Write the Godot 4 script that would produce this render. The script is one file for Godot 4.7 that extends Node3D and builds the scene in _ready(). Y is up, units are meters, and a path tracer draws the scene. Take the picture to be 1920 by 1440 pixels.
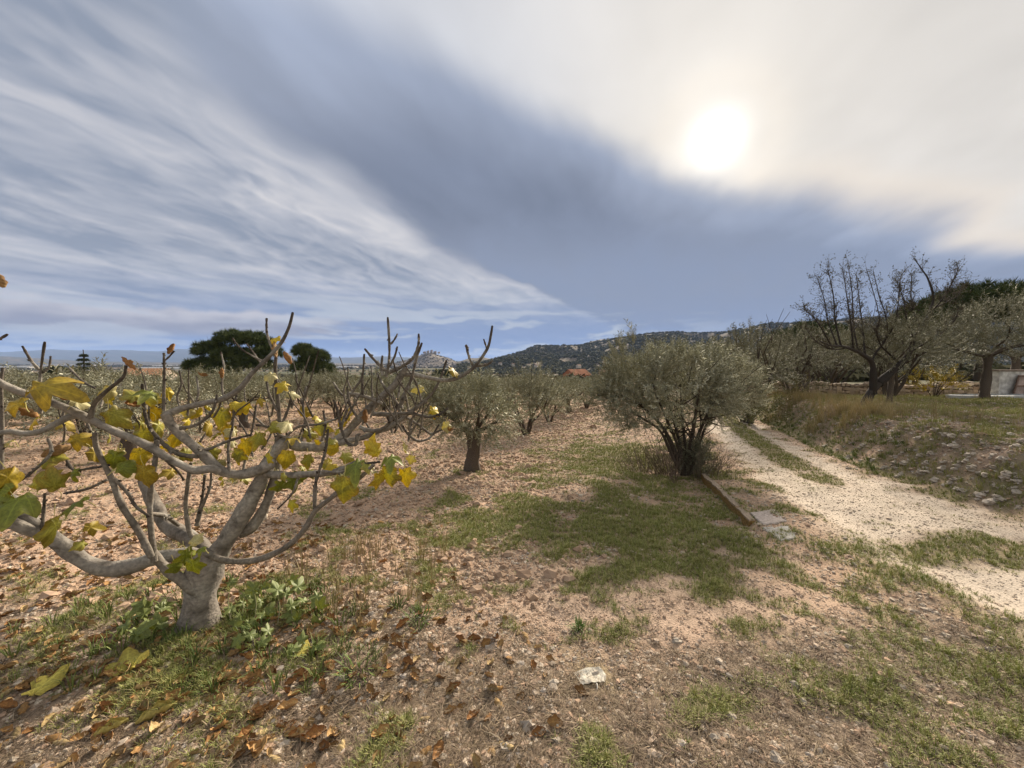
extends Node3D
# ---------------------------------------------------------------- helpers
const F := 745.6          # focal length in pixels of the 1920 x 1440 picture
const EYE := Vector3(0, 1.65, 0)
const PITCH := -0.0563
const EXPOSURE := 2.1
var rng := RandomNumberGenerator.new()
var used := {}
var used_in := {}
var n_low := FastNoiseLite.new()
var n_mid := FastNoiseLite.new()
var n_fine := FastNoiseLite.new()
var n_big := FastNoiseLite.new()
var M := {}

class MB:
	var v := PackedVector3Array()
	var n := PackedVector3Array()
	var c := PackedColorArray()
	var uv := PackedVector2Array()
	var ix := PackedInt32Array()
	func vert(p: Vector3, nn: Vector3, col: Color, u := Vector2.ZERO) -> int:
		v.append(p); n.append(nn); c.append(col); uv.append(u)
		return v.size() - 1
	func tri(a: Vector3, b: Vector3, d: Vector3, col: Color) -> void:
		var nn := (d - a).cross(b - a).normalized()
		var i := v.size()
		vert(a, nn, col, Vector2(0, 0)); vert(b, nn, col, Vector2(1, 0)); vert(d, nn, col, Vector2(1, 1))
		ix.append_array(PackedInt32Array([i, i + 1, i + 2]))
	func quad(a: Vector3, b: Vector3, d: Vector3, e: Vector3, col: Color) -> void:
		var nn := (d - a).cross(b - a).normalized()
		var i := v.size()
		vert(a, nn, col, Vector2(0, 0)); vert(b, nn, col, Vector2(1, 0)); vert(d, nn, col, Vector2(1, 1)); vert(e, nn, col, Vector2(0, 1))
		ix.append_array(PackedInt32Array([i, i + 1, i + 2, i, i + 2, i + 3]))
	func box(o: Vector3, s: Vector3, col: Color, b := Basis.IDENTITY) -> void:
		var h := s * 0.5
		var p := []
		for k in 8:
			p.append(o + b * Vector3(h.x * (1 if k & 1 else -1), h.y * (1 if k & 2 else -1), h.z * (1 if k & 4 else -1)))
		quad(p[0], p[2], p[3], p[1], col); quad(p[5], p[7], p[6], p[4], col)
		quad(p[4], p[6], p[2], p[0], col); quad(p[1], p[3], p[7], p[5], col)
		quad(p[2], p[6], p[7], p[3], col); quad(p[4], p[0], p[1], p[5], col)
	func tube(pts: PackedVector3Array, rad: PackedFloat32Array, sides: int, col: Color, col2: Color, rough := 0.0, seed := 0.0) -> void:
		var m := pts.size()
		var t := (pts[1] - pts[0]).normalized()
		var up := Vector3.UP if absf(t.y) < 0.9 else Vector3.RIGHT
		var a := t.cross(up).normalized()
		var first := v.size()
		var run := 0.0
		for i in m:
			var t2 := (pts[mini(i + 1, m - 1)] - pts[maxi(i - 1, 0)]).normalized()
			if t2.length_squared() > 0.5:
				t = t2
			a = (a - t * a.dot(t)).normalized()
			var b := t.cross(a)
			if i > 0: run += pts[i].distance_to(pts[i - 1])
			var cc := col.lerp(col2, float(i) / (m - 1))
			for k in sides:
				var w := TAU * k / sides
				var d := a * cos(w) + b * sin(w)
				var r := rad[i]
				if rough > 0.0:
					r *= 1.0 + rough * (sin(w * 2.0 + run * 9.0 + seed) * 0.5 + sin(w * 3.0 - run * 23.0 + seed * 2.0) * 0.35 + sin(w * 5.0 + run * 4.0 + seed * 3.0) * 0.35)
				vert(pts[i] + d * r, d, cc, Vector2(float(k) / sides, run))
		for i in m - 1:
			for k in sides:
				var p0 := first + i * sides + k
				var p1 := first + i * sides + (k + 1) % sides
				var p2 := p0 + sides
				var p3 := p1 + sides
				ix.append_array(PackedInt32Array([p0, p2, p1, p1, p2, p3]))
		# caps
		for e in [0, m - 1]:
			var cc2 := col if e == 0 else col2
			var ci := vert(pts[e] + (pts[e] - pts[1 if e == 0 else m - 2]).normalized() * rad[e] * 0.5, (pts[e] - pts[1 if e == 0 else m - 2]).normalized(), cc2)
			for k in sides:
				var q0: int = first + e * sides + k
				var q1: int = first + e * sides + (k + 1) % sides
				if e == 0: ix.append_array(PackedInt32Array([ci, q0, q1]))
				else: ix.append_array(PackedInt32Array([ci, q1, q0]))
	func commit() -> ArrayMesh:
		var am := ArrayMesh.new()
		if v.is_empty():
			return am
		var arr := []
		arr.resize(Mesh.ARRAY_MAX)
		arr[Mesh.ARRAY_VERTEX] = v; arr[Mesh.ARRAY_NORMAL] = n; arr[Mesh.ARRAY_COLOR] = c; arr[Mesh.ARRAY_TEX_UV] = uv; arr[Mesh.ARRAY_INDEX] = ix
		am.add_surface_from_arrays(Mesh.PRIMITIVE_TRIANGLES, arr)
		return am

func ray(x: float, y: float) -> Vector3:
	return Vector3((x - 960.0) / F, -(y - 720.0) / F, -1.0).rotated(Vector3.RIGHT, PITCH)

func at(x: float, y: float, depth: float) -> Vector3:      # a point at a given distance along the view axis
	return EYE + ray(x, y) * depth

func on_ground(x: float, y: float) -> Vector3:             # where that line of sight meets the terrain
	var r := ray(x, y)
	var s := 0.8
	while s < 400.0:
		var p := EYE + r * s
		if p.y < height(p.x, -p.z):
			break
		s *= 1.01
	return EYE + r * s

func numbered(called: String) -> String:
	if not used.has(called):
		used[called] = 0
		return called
	used[called] += 1
	return "%s_%03d" % [called, used[called]]

func child_name(called: String, parent: Node) -> String:
	return numbered_in(used_in.get_or_add(parent.get_instance_id(), {}), called)

func numbered_in(d: Dictionary, called: String) -> String:
	d[called] = d.get(called, -1) + 1
	return called if d[called] == 0 else "%s_%03d" % [called, d[called]]

func tag(o: Node, label := "", category := "", group := "", kind := "") -> Node:
	if label: o.set_meta("label", label)
	if category: o.set_meta("category", category)
	if group: o.set_meta("group", group)
	if kind: o.set_meta("kind", kind)
	return o

func thing(called: String, where: Vector3, label: String, category: String, group := "", turn := 0.0) -> Node3D:
	var o := Node3D.new()
	o.name = numbered(called)
	add_child(o, true)
	o.position = where
	o.rotation.y = turn
	tag(o, label, category, group)
	return o

func obj(called: String, mesh: Mesh, mat: Material, parent: Node = self) -> MeshInstance3D:
	var o := MeshInstance3D.new()
	o.name = numbered(called) if parent == self else child_name(called, parent)
	o.mesh = mesh
	o.material_override = mat
	parent.add_child(o, true)
	return o

func copies(called: String, mesh: Mesh, mat: Material, xf: Array, cols: Array, parent: Node = self) -> MultiMeshInstance3D:
	var mm := MultiMesh.new()
	mm.transform_format = MultiMesh.TRANSFORM_3D
	mm.use_colors = true
	mm.mesh = mesh
	mm.instance_count = xf.size()
	for i in xf.size():
		mm.set_instance_transform(i, xf[i])
		mm.set_instance_color(i, cols[i])
	var o := MultiMeshInstance3D.new()
	o.name = numbered(called) if parent == self else child_name(called, parent)
	o.multimesh = mm
	o.material_override = mat
	parent.add_child(o, true)
	return o

func dup(root: Node3D, where: Vector3, turn: float, s: float, label: String, group := "") -> Node3D:
	var r: Node3D = root.duplicate()
	r.name = numbered(String(root.get_meta("base")))
	add_child(r, true)
	r.position = where
	r.rotation = Vector3(0, turn, 0)
	r.scale = Vector3.ONE * s
	r.set_meta("label", label)
	if group: r.set_meta("group", group)
	elif r.has_meta("group"): r.remove_meta("group")
	return r

func spline(pts: Array, sub: int) -> PackedVector3Array:
	var out := PackedVector3Array()
	var m := pts.size()
	for i in m - 1:
		var p0: Vector3 = pts[maxi(i - 1, 0)]
		var p1: Vector3 = pts[i]
		var p2: Vector3 = pts[i + 1]
		var p3: Vector3 = pts[mini(i + 2, m - 1)]
		for k in sub:
			out.append(p1.cubic_interpolate(p2, p0, p3, float(k) / sub))
	out.append(pts[m - 1])
	return out

func radii(count: int, r0: float, r1: float, pw := 1.0) -> PackedFloat32Array:
	var out := PackedFloat32Array()
	for i in count:
		out.append(lerpf(r0, r1, pow(float(i) / (count - 1), pw)))
	return out

func rv() -> Vector3:
	return Vector3(rng.randf_range(-1, 1), rng.randf_range(-1, 1), rng.randf_range(-1, 1))

func lin(r: float, g: float, b: float) -> Color:
	return Color(r / 255.0, g / 255.0, b / 255.0).srgb_to_linear()

func shade(c: Color, k: float) -> Color:
	return Color(c.r * k, c.g * k, c.b * k)

# ---------------------------------------------------------------- terrain
func pl(t: float, xs: Array) -> float:                     # piecewise linear, pairs (t, value)
	if t <= xs[0]: return xs[1]
	for i in range(2, xs.size(), 2):
		if t <= xs[i]:
			return lerpf(xs[i - 1], xs[i + 1], (t - xs[i - 2]) / (xs[i] - xs[i - 2]))
	return xs[xs.size() - 1]

const TRACK := [-3.0, 3.9, 2.0, 4.05, 3.8, 4.2, 5.5, 4.5, 7.5, 5.0, 11.0, 6.25, 15.0, 7.9, 30.0, 12.5, 80.0, 30.0]
func track_x(d: float) -> float:
	return pl(d, TRACK)

func bank_mask(x: float, d: float) -> float:
	var b := x - track_x(d) - 1.05 - 0.18 * n_low.get_noise_2d(x * 0.5 + 40.0, d)
	return smoothstep(0.0, 0.85, b) * smoothstep(-2.0, 2.0, d + 1.0)

func height(x: float, d: float) -> float:
	var s := lerpf(0.05, 0.02, smoothstep(-1.0, 5.0, x - 0.24 * (d - 4.0)))
	var e := maxf(0.0, d - 2.0)
	if d < 0.0 and absf(x) > 60.0: e = 0.0
	var far := minf(e, 60.0)
	var y := -s * far
	if e > 60.0:
		y -= 20.0 * (1.0 - exp(-(e - 60.0) * 0.05 / 20.0)) * smoothstep(60.0, 90.0, e)
	if d < 200.0 and absf(x) < 300.0:
		var b := bank_mask(x, d)
		y += b * (0.72 * lerpf(1.0, 0.7, smoothstep(10.0, 22.0, d)) + 0.1 * n_low.get_noise_2d(x, d + 30.0))
		var bb := x - track_x(d) - 1.05
		if bb > 1.0 and d > 4.0:
			y -= 0.012 * clampf(d - 8.0, 0.0, 30.0) * smoothstep(1.0, 3.0, bb)
		if d < 30.0 and absf(x) < 30.0:
			# lower lawn beside the kerb stones
			var ex := 2.62 + (d - 4.25) * 0.215
			y -= 0.10 * (1.0 - smoothstep(-0.03, 0.03, x - ex)) * smoothstep(-1.6, -0.2, x - ex) * smoothstep(3.7, 4.4, d) * (1.0 - smoothstep(6.3, 7.6, d))
			y += 0.035 * n_low.get_noise_2d(x * 1.6, d * 1.6)
			var lat := absf(x - track_x(d))
			if lat > 1.0:
				y += 0.02 * n_mid.get_noise_2d(x, d) + 0.012 * n_fine.get_noise_2d(x, d)
				y += b * 0.06 * n_mid.get_noise_2d(x * 0.7 + 9.0, d * 0.7)
			else:
				y += 0.008 * n_mid.get_noise_2d(x, d) - 0.035 * (1.0 - smoothstep(0.0, 0.35, absf(lat - 0.62)))
			var soil := clampf((-0.6 - x + 0.1 * d) * 0.8, 0.0, 1.0) * smoothstep(2.6, 3.6, d)
			y += soil * (0.03 * n_mid.get_noise_2d(x * 1.3, d * 1.3) + 0.02 * n_fine.get_noise_2d(x * 1.4 + 7.0, d * 1.4))
	return y

func gp(x: float, d: float) -> Vector3:
	return Vector3(x, height(x, d), -d)

func ell(x: float, d: float, cx: float, cd: float, rx: float, rd: float) -> float:
	var a := (x - cx) / rx
	var b := (d - cd) / rd
	return 1.0 - sqrt(a * a + b * b)

func bare(x: float, d: float) -> float:
	return clampf(maxf(ell(x, d, 0.95, 2.75, 1.5, 0.62), ell(x, d, 2.15, 3.35, 0.5, 0.35)) * 2.0 + 0.3 * n_low.get_noise_2d(x * 3.0, d * 3.0), 0.0, 1.0)

# weights: x grass, y gravel track, z thatch, w bare soil is what is left
func zone(x: float, d: float) -> Vector3:
	var nl := n_low.get_noise_2d(x * 2.2 + 11.0, d * 2.2)
	var nm := n_mid.get_noise_2d(x * 0.9, d * 0.9 + 5.0)
	var lat := x - track_x(d)
	var hw := lerpf(1.0, 0.76, smoothstep(4.5, 8.5, d))
	var gravel := 1.0 - smoothstep(hw - 0.25, hw + 0.15, absf(lat) + 0.2 * nl + 0.2 * nm)
	var strip := (1.0 - smoothstep(0.14, 0.40, absf(lat - 0.05) + 0.15 * nm)) * smoothstep(4.6, 6.6, d + nl)
	var g := -1.0
	g = maxf(g, ell(x, d, 1.3, 4.2, 1.9, 1.7) * 1.1)
	g = maxf(g, ell(x, d, 2.0, 7.6, 2.0, 4.2))
	g = maxf(g, ell(x, d, 0.0, 4.4, 1.7, 1.6) * 0.8)
	g = maxf(g, ell(x, d, 3.05, 3.3, 0.75, 1.1) * 0.75)
	var gpatch := clampf(ell(x, d, 4.25, 3.5, 1.1, 0.42) * 2.2 + 0.5 * nl + 0.3 * nm, 0.0, 1.0) * float(d < 4.6 and d > 2.6 and lat > -0.8)
	g = maxf(g, gpatch)
	gravel *= 1.0 - 0.85 * gpatch
	g = maxf(g, ell(x, d, 2.3, 2.0, 1.6, 0.8) * 0.6)
	g = maxf(g, ell(x, d, -1.9, 2.35, 1.3, 0.75) * 0.7)
	g = maxf(g, ell(x, d, 0.2, 6.8, 1.5, 1.0) * 0.25)
	if lat < -0.9 and lat > -2.6 and d > 4.0:
		g = maxf(g, 0.5 * (1.0 - smoothstep(0.0, 0.9, absf(lat + 1.7))))
	g = maxf(g, strip * 1.0)
	var bb := lat - 1.05
	if bb > -0.1:
		g = maxf(g, 0.36 + 0.3 * smoothstep(1.3, 2.4, bb) + 0.25 * (1.0 - smoothstep(0.0, 0.7, bb)) + 0.3 * smoothstep(3.0, 7.0, d - 7.0 + bb))
	var grass := clampf(g * 1.5 + nl * 0.9 + nm * 0.95 - 0.10, 0.0, 1.0) if g > -0.8 else 0.0
	if d > 30.0:
		grass = maxf(grass, 0.35 * smoothstep(30.0, 60.0, d))
	var t := smoothstep(2.6, 1.7, d + 0.55 * nl + 0.5 * nm - 0.12 * x)
	if x < -0.6: t = maxf(t, 0.75 * smoothstep(3.1, 2.3, d + 0.4 * nl))
	t = maxf(t, bank_mask(x, d) * (0.85 + 0.5 * nl) * (1.0 - smoothstep(8.0, 16.0, d)))
	gravel *= 1.0 - strip * 0.95
	t *= 1.0 - clampf(bare(x, d) * 1.6, 0.0, 1.0)
	return Vector3(grass * (1.0 - gravel * 0.65), gravel, clampf(t, 0.0, 1.0) * (1.0 - gravel))

# ---------------------------------------------------------------- textures and materials
func grain(seed: int, freq: float, lo: float, hi: float, size := 512, kind := FastNoiseLite.TYPE_SIMPLEX_SMOOTH, normal := false, bump := 4.0) -> NoiseTexture2D:
	var t := NoiseTexture2D.new()
	var n := FastNoiseLite.new()
	n.seed = seed
	n.noise_type = kind
	n.frequency = freq
	n.fractal_octaves = 4
	n.fractal_gain = 0.6
	t.width = size; t.height = size
	t.seamless = true
	t.noise = n
	if normal:
		t.as_normal_map = true
		t.bump_strength = bump
	else:
		var g := Gradient.new()
		g.set_color(0, Color(lo, lo, lo)); g.set_color(1, Color(hi, hi, hi))
		t.color_ramp = g
	return t

func mat(rough: float, tex: Texture2D = null, scale := 1.0, norm: Texture2D = null, nscale := 1.0, world := false) -> StandardMaterial3D:
	var m := StandardMaterial3D.new()
	m.vertex_color_use_as_albedo = true
	m.roughness = rough
	m.metallic_specular = 0.25
	if tex or norm:
		m.uv1_triplanar = true
		m.uv1_world_triplanar = world
		m.uv1_scale = Vector3.ONE * scale
	if tex: m.albedo_texture = tex
	if norm:
		m.normal_enabled = true
		m.normal_texture = norm
		m.normal_scale = nscale
	return m

func leaf_mat(rough: float, back: Color, spec := 0.4) -> StandardMaterial3D:
	var m := StandardMaterial3D.new()
	m.vertex_color_use_as_albedo = true
	m.roughness = rough
	m.metallic_specular = spec
	m.cull_mode = BaseMaterial3D.CULL_DISABLED
	m.backlight_enabled = true
	m.backlight = back
	return m

func vein_texture() -> ImageTexture:
	var s := 160
	var im := Image.create(s, s, false, Image.FORMAT_RGB8)
	var nz := FastNoiseLite.new(); nz.seed = 5; nz.frequency = 0.06; nz.fractal_octaves = 3
	var dirs := [0.0, 0.62, -0.62, 1.25, -1.25]
	for j in s:
		for i in s:
			var p := Vector2((i + 0.5) / s - 0.5, 1.0 - (j + 0.5) / s)
			var near := 1.0
			for a in dirs:
				var u := Vector2(sin(a), cos(a))
				var q := p - Vector2(0, 0.06)
				var al := q.dot(u)
				if al > 0.0:
					var ac := absf(q.dot(Vector2(u.y, -u.x)))
					near = minf(near, ac / (0.016 - 0.01 * al))
					# side veins
					var ph := fposmod(al * 9.0 - ac * 7.0, 1.0)
					if ac < 0.24 and absf(a) < 1.0: near = minf(near, 0.7 + absf(ph - 0.5) * 7.0)
			var k := 0.80 + 0.16 * nz.get_noise_2d(i, j)
			k = lerpf(minf(1.0, k + 0.2), k, smoothstep(0.4, 1.3, near))
			im.set_pixel(i, j, Color(k, k, k * 0.98))
	return ImageTexture.create_from_image(im)

func make_materials() -> void:
	var fine := grain(3, 0.035, 0.62, 1.0, 1024)
	var coarse := grain(4, 0.012, 0.66, 1.0, 512)
	var cell := grain(8, 0.05, 0.72, 1.0, 1024, FastNoiseLite.TYPE_CELLULAR)
	var bumps := grain(9, 0.05, 0, 1, 1024, FastNoiseLite.TYPE_CELLULAR, true, 9.0)
	var barkn := grain(12, 0.03, 0, 1, 512, FastNoiseLite.TYPE_SIMPLEX_SMOOTH, true, 10.0)
	M.ground = mat(1.0, cell, 1.3, bumps, 1.0, true)
	M.hill = mat(1.0, coarse, 0.004, null, 1.0, true)
	M.bark = mat(0.85, grain(21, 0.02, 0.6, 1.0, 512), 3.2, barkn, 0.5)
	M.rough_bark = mat(0.95, grain(22, 0.03, 0.45, 1.0, 512), 5.0, barkn, 1.2)
	M.dark_bark = mat(0.95, grain(23, 0.03, 0.55, 1.0, 512), 4.0, barkn, 1.0)
	M.stone = mat(0.95, grain(24, 0.03, 0.7, 1.0, 512), 9.0, barkn, 0.6)
	M.slab = mat(0.95, grain(25, 0.02, 0.72, 1.0, 512), 2.5, barkn, 0.7)
	M.wall = mat(0.9, coarse, 0.6)
	M.olive = leaf_mat(0.7, Color(0.20, 0.21, 0.15), 0.3)
	M.pine = leaf_mat(0.7, Color(0.10, 0.13, 0.05), 0.3)
	M.scrub = leaf_mat(0.9, Color(0.08, 0.09, 0.05), 0.2)
	M.grass = leaf_mat(0.65, Color(0.30, 0.34, 0.12), 0.35)
	M.straw = leaf_mat(0.8, Color(0.25, 0.2, 0.12), 0.25)
	M.fig = leaf_mat(0.55, Color(0.62, 0.58, 0.12), 0.4)
	M.fig.albedo_texture = vein_texture()
	M.dry = leaf_mat(0.8, Color(0.22, 0.13, 0.06), 0.3)
	M.dry.albedo_texture = M.fig.albedo_texture
	M.paper = mat(0.75, grain(31, 0.02, 0.82, 1.0, 256), 12.0, grain(32, 0.02, 0, 1, 256, FastNoiseLite.TYPE_SIMPLEX_SMOOTH, true, 6.0), 0.7)
	M.plain = mat(0.9)

# ---------------------------------------------------------------- sky
# cloud seen as sheets on a level plane: u runs along the streaks (towards bearing 0.30 rad), v across them
const BAND_LOW := [-4.0, -0.9, 0.66, -1.0, 0.9, -1.22, 1.6, -1.2, 2.3, -1.25, 2.7, -1.15, 3.1, -1.0, 3.9, -0.75, 4.8, -0.43, 6.2, -0.09, 8.0, 0.2]
const BAND_TOP := [-4.0, -2.6, -0.73, 0.82, -0.41, 1.27, 0.0, 1.75, 0.3, 2.0, 0.53, 2.15, 1.13, 2.43, 1.5, 2.6, 1.7, 2.88, 2.1, 3.1, 2.8, 2.9, 4.5, 1.6, 7.0, 0.5]

func sky_color(d: Vector3, warp: FastNoiseLite, streak: FastNoiseLite, puff: FastNoiseLite, sun: Vector3) -> Color:
	var el := asin(clampf(d.y, -1.0, 1.0))
	var az := atan2(d.x, -d.z)
	var p := Vector2(d.x, d.z) / (d.y + 0.10)
	var u := p.x * 0.29552 - p.y * 0.95534
	var v := p.x * 0.95534 + p.y * 0.29552
	var w1 := warp.get_noise_2d(u * 0.55, v * 0.8)
	var w2 := puff.get_noise_2d(u * 1.3 + 9.0, v * 3.2)
	var st := streak.get_noise_2d(u * 0.55 + w1 * 0.45 + w2 * 0.15, v * 1.7 + w1 * 0.45)
	var st2 := streak.get_noise_2d(u * 2.1 + 31.0 + w1 * 0.6, v * 5.6 + w1 * 0.9 + w2 * 0.4)
	var low := 1.0 - smoothstep(0.07, 0.24, el)
	# streaky sheet on the left and behind
	var t := 0.40 + 0.62 * st + 0.34 * st2 + 0.20 * w2
	t += 0.36 * smoothstep(-1.7, -1.3, v) * smoothstep(1.0, 1.6, u) * (1.0 - smoothstep(3.2, 4.5, u))
	t -= 0.08 * smoothstep(-1.5, -2.6, v)
	t -= 0.26 * smoothstep(0.95, 1.3, absf(az)) * smoothstep(0.6, 0.25, el)
	var rip := streak.get_noise_2d(u * 3.5 + w1 * 2.0, v * 7.0 + w2 * 1.5)
	t += 0.22 * rip * smoothstep(-1.2, -1.6, v) * smoothstep(0.06, 0.2, el)
	t = clampf(t, 0.0, 1.0)
	var c := DARK.lerp(MID, t * 2.0) if t < 0.5 else MID.lerp(LIGHT, t * 2.0 - 1.0)
	# clear blue air low down, crossed by level bars of cloud
	var lb := streak.get_noise_2d(az * 1.5 + 5.0, el * 30.0 + w1 * 0.6)
	var lb2 := streak.get_noise_2d(az * 4.0 + 15.0, el * 75.0 + w1)
	var bars := smoothstep(-0.02, 0.40, lb + 0.45 * lb2 + smoothstep(0.05, 0.2, el) * 0.22)
	var blue := BLUE_L.lerp(BLUE_H, smoothstep(0.0, 0.17, el))
	c = c.lerp(blue.lerp(PALE, bars * 0.75), low * smoothstep(-1.3, -0.35, az) * 0.92)
	# a lumpy bank of cloud at the left
	var top := 0.104 + 0.012 * puff.get_noise_2d(az * 7.0, 3.0) + 0.006 * puff.get_noise_2d(az * 22.0, 8.0)
	var bot := 0.050 + 0.008 * puff.get_noise_2d(az * 3.0, 20.0) + 0.012 * smoothstep(-0.6, -0.2, az)
	var m := smoothstep(top + 0.004, top - 0.008, el) * smoothstep(bot - 0.012, bot + 0.012, el) * (1.0 - smoothstep(-0.50, -0.28, az + 0.2 * st))
	var lump := LUMP.lerp(LUMP_T, smoothstep(bot + 0.01, top, el) + 0.5 * puff.get_noise_2d(az * 9.0, el * 40.0))
	c = c.lerp(lump, m)
	var under := smoothstep(bot + 0.004, bot - 0.012, el) * (1.0 - smoothstep(-0.45, -0.25, az))
	c = c.lerp(BLUE_L.lerp(PALE, 0.45 * smoothstep(0.02, 0.0, absf(el - 0.012 + 0.01 * lb)) ), under * 0.9)
	# the dark sheet
	var ml := smoothstep(-0.10, 0.12, v - pl(u, BAND_LOW) + 0.10 * w1 + 0.07 * w2 + 0.05 * st2)
	var du := u - pl(v, BAND_TOP) - 0.16 * w1 - 0.06 * w2
	var band := BAND_A.lerp(BAND_B, smoothstep(0.5, 1.6, u))
	band = band.lerp(BAND_C, smoothstep(1.9, 3.4, u))
	band = band.lerp(BLUE_R, smoothstep(3.6, 6.0, u))
	band = band.lerp(BAND_E, (1.0 - smoothstep(0.0, 0.75, du)) * 0.75)
	var k := 1.0 + 0.09 * st + 0.05 * st2 + 0.07 * w1 + 0.05 * w2
	c = c.lerp(Color(band.r * k, band.g * k, band.b * k), ml)
	if el < 0.16 and az < 0.75:
		c = c.lerp(PALE, 0.6 * smoothstep(0.10, 0.42, lb + 0.4 * lb2) * smoothstep(0.16, 0.08, el) * smoothstep(0.75, 0.2, az))
	# the bright sheet round the sun
	var soft := lerpf(0.20, 0.26, smoothstep(-0.5, 1.2, v))
	var mu := 1.0 - smoothstep(-soft, soft * 0.9, du)
	mu *= smoothstep(-1.15, -0.55, v + 0.1 * w1)
	var sheet := SHEET_C.lerp(SHEET_W, smoothstep(-0.75, 0.15, v))
	var k2 := 0.97 + 0.05 * w2 + 0.13 * streak.get_noise_2d(u * 0.9 + 60.0, v * 0.9) + 0.035 * w1
	sheet = Color(sheet.r * k2, sheet.g * k2, sheet.b * k2)
	sheet = sheet.lerp(SHEET_E, smoothstep(-0.45, -0.1, du) * smoothstep(0.2, 0.9, v) * 0.8)
	c = c.lerp(sheet, mu)
	var ang := d.angle_to(sun)
	var veil := smoothstep(0.15, 0.9, mu)
	var core := exp(-pow(ang / 0.039, 1.7)) * (0.5 + 0.5 * veil)
	var halo := exp(-ang * ang / 0.030) * 0.13 * (0.25 + 0.75 * veil)
	var ring := exp(-pow((ang - 0.10) / 0.03, 2.0)) * 0.05 * veil
	return Color(c.r + core * 1.1 + halo + ring, c.g + core * 1.05 + halo * 0.86 + ring * 0.68, c.b + core * 0.95 + halo * 0.60 + ring * 0.3)

var DARK := lin(146, 156, 174)
var MID := lin(182, 186, 197)
var LIGHT := lin(213, 212, 216)
var BLUE_L := lin(126, 150, 194)
var BLUE_H := lin(143, 160, 191)
var BLUE_R := lin(136, 152, 184)
var PALE := lin(186, 195, 209)
var LUMP := lin(150, 154, 172)
var LUMP_T := lin(194, 194, 203)
var BAND_A := lin(160, 168, 185)
var BAND_B := lin(129, 139, 160)
var BAND_C := lin(130, 143, 168)
var BAND_E := lin(168, 179, 201)
var SHEET_C := lin(212, 216, 226)
var SHEET_W := lin(234, 229, 223)
var SHEET_E := lin(240, 228, 214)

func make_sky() -> ImageTexture:
	var w := 2880
	var h := 1440
	var warp := FastNoiseLite.new(); warp.seed = 71; warp.frequency = 1.1; warp.fractal_octaves = 3
	var streak := FastNoiseLite.new(); streak.seed = 72; streak.frequency = 1.0; streak.fractal_octaves = 4; streak.fractal_gain = 0.5
	var puff := FastNoiseLite.new(); puff.seed = 73; puff.frequency = 1.0; puff.fractal_octaves = 4
	var sun := ray(1345, 262).normalized()
	# the sheet is never much darker low down than it mostly is between 10 and 20 degrees
	var rs := []
	var gs := []
	var bs := []
	for a in 180:
		for e in 6:
			var el0 := deg_to_rad(10.5 + e * 1.8)
			var az0 := TAU * (a + 0.5) / 180.0
			var c0 := sky_color(Vector3(sin(az0) * cos(el0), sin(el0), -cos(az0) * cos(el0)), warp, streak, puff, sun)
			rs.append(c0.r); gs.append(c0.g); bs.append(c0.b)
	rs.sort(); gs.sort(); bs.sort()
	var usual := Color(rs[540], gs[540], bs[540])
	var um := (usual.r + usual.g + usual.b) / 3.0
	var im := Image.create(w, h, false, Image.FORMAT_RGBF)
	im.fill(Color(0.20, 0.17, 0.13))
	for j in h / 2:
		var el := PI * 0.5 * (1.0 - (j + 0.5) / (h / 2))
		var ce := cos(el)
		for i in w:
			var az := TAU * (i + 0.5) / w - PI
			var c := sky_color(Vector3(sin(az) * ce, sin(el), -cos(az) * ce), warp, streak, puff, sun)
			if el < 0.36:
				var lack := maxf(0.0, 0.615 - (c.r + c.g + c.b) / 3.0 / um) * smoothstep(0.36, 0.185, el)
				c += usual * lack
			im.set_pixel((i + w / 2) % w, j, Color(c.r / EXPOSURE, c.g / EXPOSURE, c.b / EXPOSURE))
	return ImageTexture.create_from_image(im)

# ---------------------------------------------------------------- ground
func axis(lo: float, hi: float, step: float, grow: float, far_lo: float, far_hi: float) -> PackedFloat32Array:
	var a := PackedFloat32Array()
	var s := step
	var p := lo
	while p > far_lo:
		s *= grow
		p -= s
		a.append(p)
	a.reverse()
	p = lo
	while p < hi:
		a.append(p)
		p += step
	s = step
	while p < far_hi:
		a.append(p)
		s *= grow
		p += s
	a.append(p)
	return a

const SOIL := Color(0.54, 0.372, 0.257)
const GRAVEL := Color(0.67, 0.57, 0.455)
const THATCH := Color(0.36, 0.285, 0.215)
const TURF := Color(0.22, 0.21, 0.10)

func ground_color(x: float, d: float) -> Color:
	var z := zone(x, d)
	var c := SOIL
	var nl := n_low.get_noise_2d(x * 0.8 + 70.0, d * 0.8)
	c = c.lerp(Color(0.52, 0.37, 0.26), clampf(0.4 + nl, 0.0, 1.0))
	c = c.lerp(Color(0.63, 0.465, 0.34), bare(x, d))
	c = c.lerp(THATCH, z.z * 0.8)
	c = c.lerp(Color(0.25, 0.185, 0.135), clampf(z.z, 0.0, 1.0) * 0.85 * bank_mask(x, d))
	c = c.lerp(GRAVEL, z.y)
	c = c.lerp(TURF, z.x * 0.7)
	if d > 70.0:
		var f := n_big.get_noise_2d(x * 0.12, d * 0.5)
		var far := Color(0.20, 0.15, 0.10).lerp(Color(0.13, 0.14, 0.075), smoothstep(-0.2, 0.25, f))
		c = c.lerp(far, smoothstep(70.0, 160.0, d))
	if d > 20.0 and x > track_x(d):
		c = c.lerp(Color(0.13, 0.125, 0.065), smoothstep(20.0, 24.0, d) * (1.0 - smoothstep(150.0, 250.0, d)))
	return shade(c, 1.0 + 0.25 * n_mid.get_noise_2d(x * 1.7, d * 1.7))

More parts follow.
